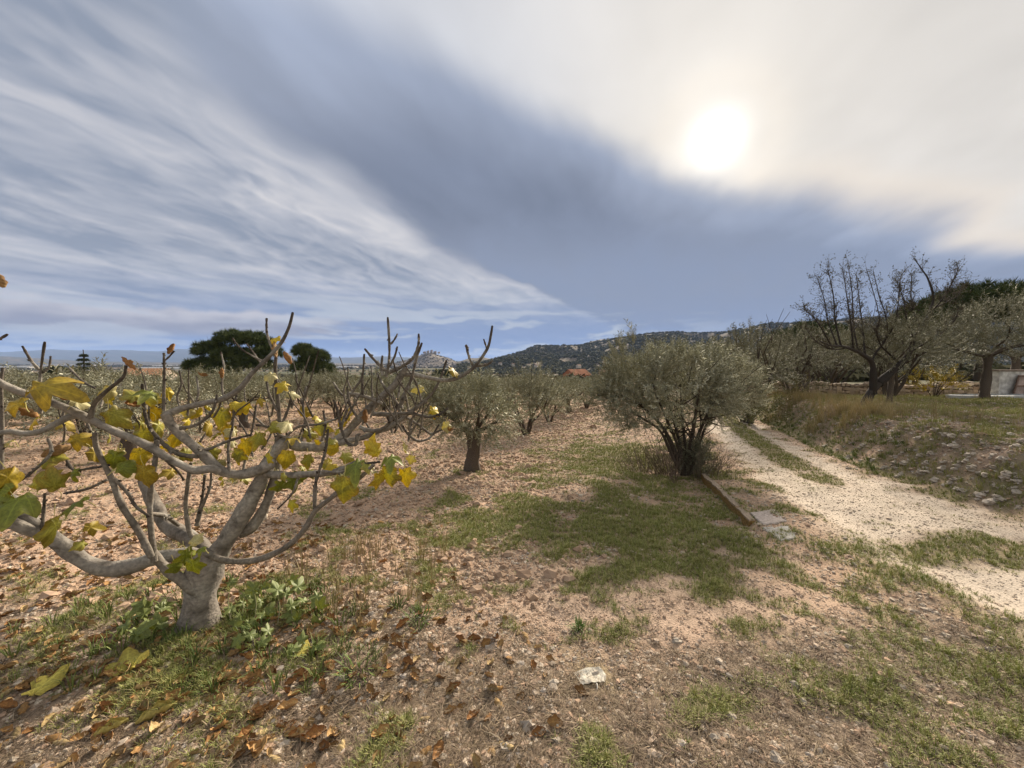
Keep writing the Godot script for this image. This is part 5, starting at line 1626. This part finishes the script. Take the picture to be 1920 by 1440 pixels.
func right_props() -> void:
	# dry stone wall along the back of the upper field
	rng.seed = 13
	var pa := Vector2(9.5, 18.5)
	var pb := Vector2(19.0, 15.6)
	var w := thing("stone_wall", Vector3(pa.x, height(pa.x, pa.y), -pa.y), "low dry-stone wall along the back of the upper field", "wall")
	var core := MB.new()
	var st := MB.new()
	var n := 64
	var dirv := (pb - pa).normalized()
	for i in n:
		var p := pa.lerp(pb, (i + 0.5) / n)
		var y := height(p.x, p.y) - w.position.y
		var ang := atan2(dirv.y, dirv.x)
		core.box(Vector3(p.x - pa.x, y + 0.25, -(p.y - pa.y)), Vector3(0.17, 0.60, 0.26), Color(0.2, 0.16, 0.12), Basis(Vector3.UP, ang))
		for k in 4:
			for f in [-1, 1]:
				var c := Color(0.62, 0.46, 0.33).lerp(Color(0.66, 0.55, 0.43), rng.randf())
				c = shade(c, rng.randf_range(0.65, 1.1))
				var off: Vector2 = Vector2(-dirv.y, dirv.x) * 0.13 * f
				st.box(Vector3(p.x - pa.x + off.x, y + 0.06 + k * 0.145 + rng.randf_range(-0.02, 0.02), -(p.y - pa.y + off.y)), Vector3(rng.randf_range(0.09, 0.22), rng.randf_range(0.08, 0.16), rng.randf_range(0.08, 0.16)), c, Basis.from_euler(Vector3(rng.randf_range(-0.3, 0.3), ang + rng.randf_range(-0.3, 0.3), rng.randf_range(-0.25, 0.25))))
	obj("core", core.commit(), M.stone, w)
	tag(obj("stones", st.commit(), M.stone, w), "", "", "", "stuff")
	# white shed with a raking end and, before it, a frame of four panels leaning over
	var g := gp(18.05, 14.1)
	var s := thing("white_shed", g, "low white plastered shed with a sloping end at the right edge", "shed")
	var mb := MB.new()
	var prof := [Vector2(-0.75, 0.0), Vector2(-0.75, 0.98), Vector2(0.55, 0.95), Vector2(0.95, 0.5), Vector2(1.2, 0.0)]
	for f in [0.0, -0.45]:
		var cen := Vector3(0.1, 0.45, f)
		for i in 5:
			var p := Vector3(prof[i].x, prof[i].y, f)
			var q := Vector3(prof[(i + 1) % 5].x, prof[(i + 1) % 5].y, f)
			if f == 0.0: mb.tri(cen, p, q, Color(0.86, 0.85, 0.82))
			else: mb.tri(cen, q, p, Color(0.86, 0.85, 0.82))
	for i in 4:
		var p := Vector3(prof[i].x, prof[i].y, 0)
		var q := Vector3(prof[i + 1].x, prof[i + 1].y, 0)
		mb.quad(p, p + Vector3(0, 0, -0.45), q + Vector3(0, 0, -0.45), q, Color(0.86, 0.85, 0.82))
	obj("walls", mb.commit(), M.wall, s)
	mb = MB.new()
	mb.box(Vector3(-0.1, 0.985, -0.22), Vector3(1.42, 0.05, 0.5), Color(0.30, 0.24, 0.2))
	obj("roof_slab", mb.commit(), M.wall, s)
	var fr := thing("leaning_frame", g + Vector3(0.05, 0.06, 0.16), "weathered pinkish frame of panels leaning on the white shed", "frame")
	fr.rotation = Vector3(-0.12, 0, 0)
	var sh := Vector3(0.30, 0, 0)
	for i in 3:
		for j in 2:
			var o := Vector3(-0.5 + i * 0.45, 0.06 + j * 0.35, 0)
			mb = MB.new()
			mb.quad(o, o + Vector3(sh.x * 0.45, 0.33, 0), o + Vector3(0.42 + sh.x * 0.45, 0.33, 0), o + Vector3(0.42, 0, 0), Color(0.56, 0.45, 0.40))
			mb.quad(o + Vector3(0, 0, -0.02), o + Vector3(0.42, 0, -0.02), o + Vector3(0.42 + sh.x * 0.45, 0.33, -0.02), o + Vector3(sh.x * 0.45, 0.33, -0.02), Color(0.56, 0.45, 0.40))
			var pn := obj("panel", mb.commit(), M.wall, fr)
			pn.position = Vector3(sh.x * 0.45 * j, 0, 0)
	for j in 3:
		mb = MB.new()
		var y := 0.04 + 0.35 * j
		mb.box(Vector3(0.18 + 0.135 * j, y, 0.03), Vector3(1.42, 0.05, 0.05), Color(0.30, 0.21, 0.17))
		obj("rail", mb.commit(), M.wall, fr)
	for i in 4:
		mb = MB.new()
		mb.tube(PackedVector3Array([Vector3(-0.52 + i * 0.45, 0.0, 0.03), Vector3(-0.52 + i * 0.45 + 0.29, 0.76, 0.03)]), PackedFloat32Array([0.026, 0.026]), 6, Color(0.30, 0.21, 0.17), Color(0.30, 0.21, 0.17))
		obj("stile", mb.commit(), M.wall, fr)
	# low white rim of a basin before it
	var c := gp(16.6, 13.4)
	var bs := thing("white_basin", c, "low white rounded basin rim in the grass before the shed", "basin")
	var rim := MB.new()
	var m := 40
	for i in m:
		var a0 := TAU * i / m
		var a1 := TAU * (i + 1) / m
		var f := func(a: float, r: float, y: float) -> Vector3: return Vector3((1.9 + r) * cos(a), y, (0.42 + r * 0.8) * sin(a))
		rim.quad(f.call(a0, 0.0, -0.1), f.call(a0, 0.0, 0.17), f.call(a1, 0.0, 0.17), f.call(a1, 0.0, -0.1), Color(0.70, 0.71, 0.70))
		rim.quad(f.call(a0, 0.0, 0.17), f.call(a0, -0.16, 0.19), f.call(a1, -0.16, 0.19), f.call(a1, 0.0, 0.17), Color(0.76, 0.76, 0.74))
		rim.quad(f.call(a0, -0.16, 0.19), f.call(a0, -0.17, -0.05), f.call(a1, -0.17, -0.05), f.call(a1, -0.16, 0.19), Color(0.6, 0.62, 0.63))
	obj("rim", rim.commit(), M.wall, bs)
	var floor_m := MB.new()
	floor_m.box(Vector3(0, 0.02, 0), Vector3(3.0, 0.04, 0.3), Color(0.5, 0.56, 0.6))
	obj("basin_floor", floor_m.commit(), M.wall, bs)
	# pale post and low wall at the end of the track
	var pp := thing("white_gate_post", gp(12.35, 19.0), "small white post beside a dark opening at the end of the track", "post")
	mb = MB.new()
	mb.box(Vector3(0, 0.22, 0), Vector3(0.16, 0.46, 0.16), Color(0.7, 0.68, 0.64))
	obj("shaft", mb.commit(), M.wall, pp)
	mb = MB.new()
	mb.box(Vector3(0, 0.47, 0), Vector3(0.21, 0.05, 0.21), Color(0.72, 0.7, 0.66))
	obj("cap", mb.commit(), M.wall, pp)
	var lw := obj("low_white_wall", null, M.wall)
	mb = MB.new()
	mb.box(Vector3(0, 0.05, 0), Vector3(0.75, 0.1, 0.14), Color(0.7, 0.68, 0.64))
	mb.box(Vector3(0, 0.115, 0), Vector3(0.79, 0.03, 0.18), Color(0.72, 0.7, 0.66))
	lw.mesh = mb.commit()
	lw.position = gp(11.85, 19.0)
	tag(lw, "very low white wall left of the small white post", "wall")

# ---------------------------------------------------------------- the distance
func house(called: String, where: Vector3, label: String, size: Vector3, roof_h: float, wall_c: Color, roof_c: Color, turn := 0.0, group := "", detail := true) -> Node3D:
	var o := thing(called, where, label, "house", group, turn)
	o.set_meta("base", called)
	var h := size * 0.5
	var mb := MB.new()
	mb.box(Vector3(0, h.y - 0.5, 0), Vector3(size.x, size.y + 1.0, size.z), wall_c)
	for s in [-1, 1]:
		var x: float = h.x * s
		var a := Vector3(x, size.y, h.z)
		var b := Vector3(x, size.y, -h.z)
		var c := Vector3(x, size.y + roof_h, 0)
		if s > 0: mb.tri(a, c, b, wall_c)
		else: mb.tri(a, b, c, wall_c)
	obj("walls", mb.commit(), M.wall, o)
	for s in [-1, 1]:
		mb = MB.new()
		var n := int(size.x / 0.35) if detail else 4
		for i in n:                                           # rows of barrel tiles
			var x0 := -h.x - 0.15 + (size.x + 0.3) * i / n
			var x1 := -h.x - 0.15 + (size.x + 0.3) * (i + 1) / n
			var xm := (x0 + x1) * 0.5
			var e := Vector3(0, size.y - 0.12, (h.z + 0.3) * s)
			var t := Vector3(0, size.y + roof_h + 0.05, 0)
			var g := 0.85 + 0.3 * absf(sin(i * 12.9))
			var u := Vector3(0, 0.09, 0)
			if s > 0:
				mb.quad(Vector3(x0, 0, 0) + e, Vector3(x0, 0, 0) + t, Vector3(xm, 0, 0) + t + u, Vector3(xm, 0, 0) + e + u, shade(roof_c, g))
				mb.quad(Vector3(xm, 0, 0) + e + u, Vector3(xm, 0, 0) + t + u, Vector3(x1, 0, 0) + t, Vector3(x1, 0, 0) + e, shade(roof_c, g))
			else:
				mb.quad(Vector3(xm, 0, 0) + e + u, Vector3(xm, 0, 0) + t + u, Vector3(x0, 0, 0) + t, Vector3(x0, 0, 0) + e, shade(roof_c, g))
				mb.quad(Vector3(x1, 0, 0) + e, Vector3(x1, 0, 0) + t, Vector3(xm, 0, 0) + t + u, Vector3(xm, 0, 0) + e + u, shade(roof_c, g))
		obj("roof", mb.commit(), M.wall, o)
	if detail:
		for k in 2:
			mb = MB.new()
			mb.box(Vector3(-h.x * 0.4 + k * h.x * 0.8, size.y * 0.55, h.z + 0.02), Vector3(0.8, 0.9, 0.08), Color(0.06, 0.06, 0.06))
			obj("window", mb.commit(), M.wall, o)
	return o

func distance() -> void:
	rng.seed = 5
	# far ranges
	var far := hill_mesh([-900, 656, -400, 660, -100, 658, 20, 660, 100, 655, 150, 657, 220, 656, 300, 659, 340, 654, 420, 658, 500, 656, 560, 664, 640, 671, 720, 668, 790, 672, 850, 676, 960, 681, 1100, 684], 6500.0, 9000.0, 13000.0, -24.0, [Color(0.05, 0.06, 0.045), Color(0.085, 0.08, 0.06)], 30.0, 2.0, 160, 20)
	tag(obj("mountains", far.commit(), M.hill), "long blue mountain range beyond the valley at the left", "", "", "structure")
	var low := hill_mesh([-900, 672, -300, 666, 0, 668, 60, 671, 140, 676, 240, 679, 420, 681, 560, 681, 700, 683], 3200.0, 4200.0, 5200.0, -24.0, [Color(0.09, 0.09, 0.055), Color(0.19, 0.15, 0.10)], 16.0, 8.0, 120, 20)
	tag(obj("low_hills", low.commit(), M.hill), "low brownish hills in the left valley before the mountains", "", "", "structure")
	# castle hill
	var castle := hill_mesh([715, 686, 745, 682, 765, 677, 785, 669, 797, 665, 810, 664, 826, 667, 842, 672, 858, 680, 880, 684, 905, 687], 1700.0, 2100.0, 2500.0, -22.0, [Color(0.16, 0.13, 0.095), Color(0.31, 0.26, 0.20)], 26.0, 4.0, 80, 30)
	tag(obj("castle_hill", castle.commit(), M.hill), "small rocky hill with ruins on its top in the middle distance", "", "", "structure")
	# the long wooded ridge
	var ridge_p := [860, 686, 905, 677, 930, 672, 965, 664, 1000, 657, 1040, 655, 1090, 648, 1130, 640, 1170, 631, 1215, 625, 1265, 622, 1310, 624, 1360, 623, 1400, 620, 1450, 611, 1510, 605, 1580, 601, 1680, 596, 1800, 592, 2000, 590, 2400, 600, 2900, 620]
	var ridge := hill_mesh(ridge_p, 620.0, 1450.0, 2300.0, -20.0, [Color(0.10, 0.09, 0.058), Color(0.20, 0.165, 0.12)], 44.0, 1.0, 300, 44)
	tag(obj("wooded_ridge", ridge.commit(), M.hill), "long scrub-covered mountain ridge rising to the right", "", "", "structure")
	# scrub on the slopes
	var cx := [[], [], []]
	var cc := [[], [], []]
	var na := 301
	for i in 26000:
		var col := rng.randi_range(0, 210)
		var row := rng.randi_range(0, 33)
		var p0 := ridge.v[row * na + col]
		var p := p0.lerp(ridge.v[row * na + col + 1], rng.randf()).lerp(ridge.v[(row + 1) * na + col], rng.randf())
		var f := n_big.get_noise_2d(p.x * 1.6 + 1.0, p.z * 1.6)
		if rng.randf() < smoothstep(0.02, 0.4, f) * 0.8: continue
		var s := rng.randf_range(2.2, 6.5)
		var k := rng.randi() % 3
		cx[k].append(Transform3D(Basis(Vector3.UP, rng.randf() * TAU).scaled(Vector3(s, s * 0.75, s)), p + Vector3(0, s * 0.3, 0)))
		cc[k].append(Color(0.048, 0.056, 0.028).lerp(Color(0.115, 0.11, 0.058), rng.randf()))
	var nb := 81
	for i in 900:
		var p := castle.v[rng.randi_range(0, 24) * nb + rng.randi_range(2, 77)] + rv() * Vector3(6, 0, 12)
		var s := rng.randf_range(2.0, 5.0)
		cx[i % 3].append(Transform3D(Basis().scaled(Vector3(s, s * 0.7, s)), p))
		cc[i % 3].append(Color(0.07, 0.075, 0.045).lerp(Color(0.22, 0.19, 0.14), rng.randf() * rng.randf()))
	# hedges and groves of the plain
	for i in 150:
		var d := pow(rng.randf(), 1.7) * 2600.0 + 110.0
		var x0 := d * rng.randf_range(-1.5, 0.42)
		var len := rng.randf_range(10.0, 60.0) * (1.0 + d * 0.002)
		for q in int(10 + len * 0.18):
			var x := x0 + rng.randf() * len * (1.0 if d < 500.0 else 2.0)
			var dd := d + rng.randf_range(-5, 5)
			var s := rng.randf_range(1.1, 2.6) * (1.0 + d * 0.0006)
			cx[i % 3].append(Transform3D(Basis(Vector3.UP, rng.randf() * TAU).scaled(Vector3(s, s * 0.85, s)), gp(x, dd) + Vector3(0, s * 0.5, 0)))
			cc[i % 3].append(Color(0.05, 0.055, 0.028).lerp(Color(0.15, 0.13, 0.075), rng.randf()))
	# scrubby ground beyond the upper field
	for i in 1700:
		var d := rng.randf_range(48.0, 300.0)
		var x := d * rng.randf_range(0.42, 1.5)
		var s := rng.randf_range(1.0, 2.2)
		cx[i % 3].append(Transform3D(Basis(Vector3.UP, rng.randf() * TAU).scaled(Vector3(s, s * 0.85, s)), gp(x, d) + Vector3(0, s * 0.4, 0)))
		cc[i % 3].append(Color(0.07, 0.075, 0.035).lerp(Color(0.17, 0.15, 0.085), rng.randf()))
	for k in 3:
		tag(copies("distant_scrub", leafy_clump(500 + k, 70, 0.5), M.scrub, cx[k], cc[k]), "dark scrub and groves covering the ridge and the plain", "", "", "stuff")
	# ruins on the castle hill
	var top := castle.v[28 * nb + 40]
	var peak := top
	for q in castle.v:
		if q.y > peak.y: peak = q
	var ru := thing("castle_ruin", peak + Vector3(0, -3, 4), "pale castle ruins crowning the small rocky hill", "ruin")
	for a in [[-30, 9, 16, 5], [-12, 14, 13, 7], [6, 18, 12, 6], [24, 11, 16, 5], [44, 7, 12, 5]]:
		var mb := MB.new()
		mb.box(Vector3(a[0], a[1] * 0.4, 0), Vector3(a[2], a[1], a[3]), Color(0.42, 0.34, 0.26))
		for t in 3: mb.box(Vector3(a[0] - a[2] * 0.3 + a[2] * 0.3 * t, a[1] * 0.9 + 0.6 * t, 0), Vector3(a[2] * 0.2, 2.0 + t, a[3] * 0.9), Color(0.42, 0.34, 0.26))
		obj("ruined_wall", mb.commit(), M.wall, ru)
	# houses
	house("tiled_house", gp(-57.5, 63.0), "small cream house with a low terracotta roof beyond the orchard at the left", Vector3(5.4, 2.6, 4.5), 0.9, Color(0.60, 0.50, 0.40), Color(0.42, 0.24, 0.14), 0.25)
	house("orange_house", gp(21.5, 132.0), "orange house with a terracotta roof beyond the end of the alley", Vector3(7.0, 3.6, 6.0), 1.7, Color(0.58, 0.25, 0.14), Color(0.50, 0.23, 0.13), 0.5)
	house("brick_house", gp(37.5, 150.0), "low reddish house right of the orange house, half hidden by the olive", Vector3(9.0, 3.0, 6.0), 1.2, Color(0.36, 0.18, 0.13), Color(0.34, 0.19, 0.14), -0.2)
	make_pine("cypress_clump", gp(30.0, 141.0), "dark evergreen clump between the orange and the reddish house", [[Vector3(-0.6, 3.6, 0), Vector3(1.8, 2.6, 1.5)], [Vector3(1.6, 2.6, 0), Vector3(1.4, 2.0, 1.4)]], 1.6, 0.2, 0.6, 260, 70, Color(0.028, 0.042, 0.02), Color(0.055, 0.07, 0.03))
	make_pine("yellowing_tree", gp(16.0, 130.0), "yellow-green tree left of the orange house", [[Vector3(0, 2.4, 0), Vector3(1.5, 2.0, 1.3)]], 1.4, 0.15, 0.55, 200, 71, Color(0.14, 0.13, 0.03), Color(0.22, 0.19, 0.05))
	var wh: Node3D = null
	for a in [[905, 683, 900], [938, 680, 820], [962, 682, 800], [985, 680, 860], [1005, 684, 760], [1024, 681, 900], [1056, 676, 900], [1120, 672, 950], [1175, 671, 900], [1210, 669, 880], [880, 688, 700], [850, 690, 900], [1085, 684, 620], [560, 688, 1500]]:
		var dir := ray(a[0], a[1])
		var p: Vector3 = EYE + dir * float(a[2]) - Vector3(0, 4, 0)
		p.y = maxf(p.y, height(p.x, -p.z))
		if wh == null:
			wh = house("white_house", p, "tiny white house dotted along the foot of the ridge", Vector3(7, 3.5, 5), 1.2, Color(0.68, 0.62, 0.54), Color(0.42, 0.27, 0.19), 0.2, "white houses along the foot of the ridge", false)
		else:
			dup(wh, p, rng.randf_range(-0.8, 0.8), rng.randf_range(0.7, 1.15), "tiny white house dotted along the foot of the ridge", "white houses along the foot of the ridge")
	# greenhouses: long low vaults under white sheeting
	var gh: Node3D = null
	for a in [[30, 686, 1500, 150], [320, 690, 1250, 150], [345, 684, 1900, 260], [130, 681, 2300, 300], [640, 687, 1500, 120]]:
		var p: Vector3 = EYE + ray(a[0], a[1]) * float(a[2])
		p.y = height(p.x, -p.z)
		var o := thing("greenhouse", p, ["long white greenhouse at the left edge of the valley", "white greenhouse just behind the tiled house", "longer white greenhouse above the one behind the tiled house", "farthest greenhouse, a thin pale line over the tiered conifer", "short white greenhouse right of the pines"][[30, 320, 345, 130, 640].find(a[0])], "greenhouse")
		var mb := MB.new()
		for q in 4:
			for sgm in 6:
				var a0 := PI * sgm / 6.0
				var a1 := PI * (sgm + 1) / 6.0
				var f := func(an: float, x: float) -> Vector3: return Vector3(x, sin(an) * 6.5, 8.0 * q - cos(an) * 4.0)
				mb.quad(f.call(a0, -a[3] * 0.5), f.call(a0, a[3] * 0.5), f.call(a1, a[3] * 0.5), f.call(a1, -a[3] * 0.5), Color(0.86, 0.85, 0.82))
		obj("vaults", mb.commit(), M.wall, o)
		for e in [-1, 1]:
			mb = MB.new()
			mb.box(Vector3(a[3] * 0.5 * e, 2.5, 12.0), Vector3(0.6, 5.0, 31.0), Color(0.6, 0.58, 0.54))
			obj("end_wall", mb.commit(), M.wall, o)

# ---------------------------------------------------------------- the scene
func _ready() -> void:
	for a in [[n_low, 1, 0.45, 3], [n_mid, 2, 2.2, 3], [n_fine, 3, 8.0, 2], [n_big, 4, 0.006, 4]]:
		a[0].seed = a[1]; a[0].frequency = a[2]; a[0].fractal_octaves = a[3]
	var cam := Camera3D.new()
	cam.name = "camera"
	cam.fov = rad_to_deg(2.0 * atan(720.0 / F))
	cam.position = EYE
	cam.rotation.x = PITCH
	cam.near = 0.05
	cam.far = 30000.0
	add_child(cam)
	cam.current = true
	var env := Environment.new()
	env.background_mode = Environment.BG_SKY
	env.sky = Sky.new()
	var pano := PanoramaSkyMaterial.new()
	pano.panorama = make_sky()
	env.sky.sky_material = pano
	env.tonemap_mode = Environment.TONE_MAPPER_LINEAR
	env.tonemap_exposure = EXPOSURE
	env.fog_enabled = true
	env.fog_density = 0.00006
	env.fog_light_color = Color(0.62, 0.73, 0.92)
	env.sdfgi_enabled = true
	env.ssao_enabled = true
	env.ssil_enabled = true
	var we := WorldEnvironment.new()
	we.name = "environment"
	we.environment = env
	add_child(we)
	var sun := DirectionalLight3D.new()
	sun.name = "sun"
	sun.light_energy = 1.6
	sun.light_color = Color(1.0, 0.94, 0.86)
	sun.light_angular_distance = 9.0
	sun.shadow_enabled = true
	add_child(sun)
	sun.look_at_from_position(ray(1345, 262).normalized() * 50.0, Vector3.ZERO)
	make_materials()
	make_ground()
	distance()
	for k in 3:
		SHOOTS.append(olive_shoot(600 + k, 26, 0.34, 0.062, 0.0068))
		FARSHOOTS.append(olive_shoot(610 + k, 15, 0.36, 0.085, 0.0125))
	NEEDLES = needle_tuft(620)
	for k in 3: TUFTS.append(grass_tuft(630 + k, 9, 0.052, 0.0036, 0.05))
	TUFTS.append(grass_tuft(640, 9, 0.03, 0.003, 0.09))
	TUFTS.append(grass_tuft(641, 11, 0.27, 0.0038, 0.12))
	TUFTS.append(grass_tuft(642, 16, 0.11, 0.007, 0.11))
	orchard()
	upper_field()
	hero_olive()
	make_almond()
	make_fig()
	right_props()
	kerb_and_litter()
	strew()
	fallen_leaves()
	stones()
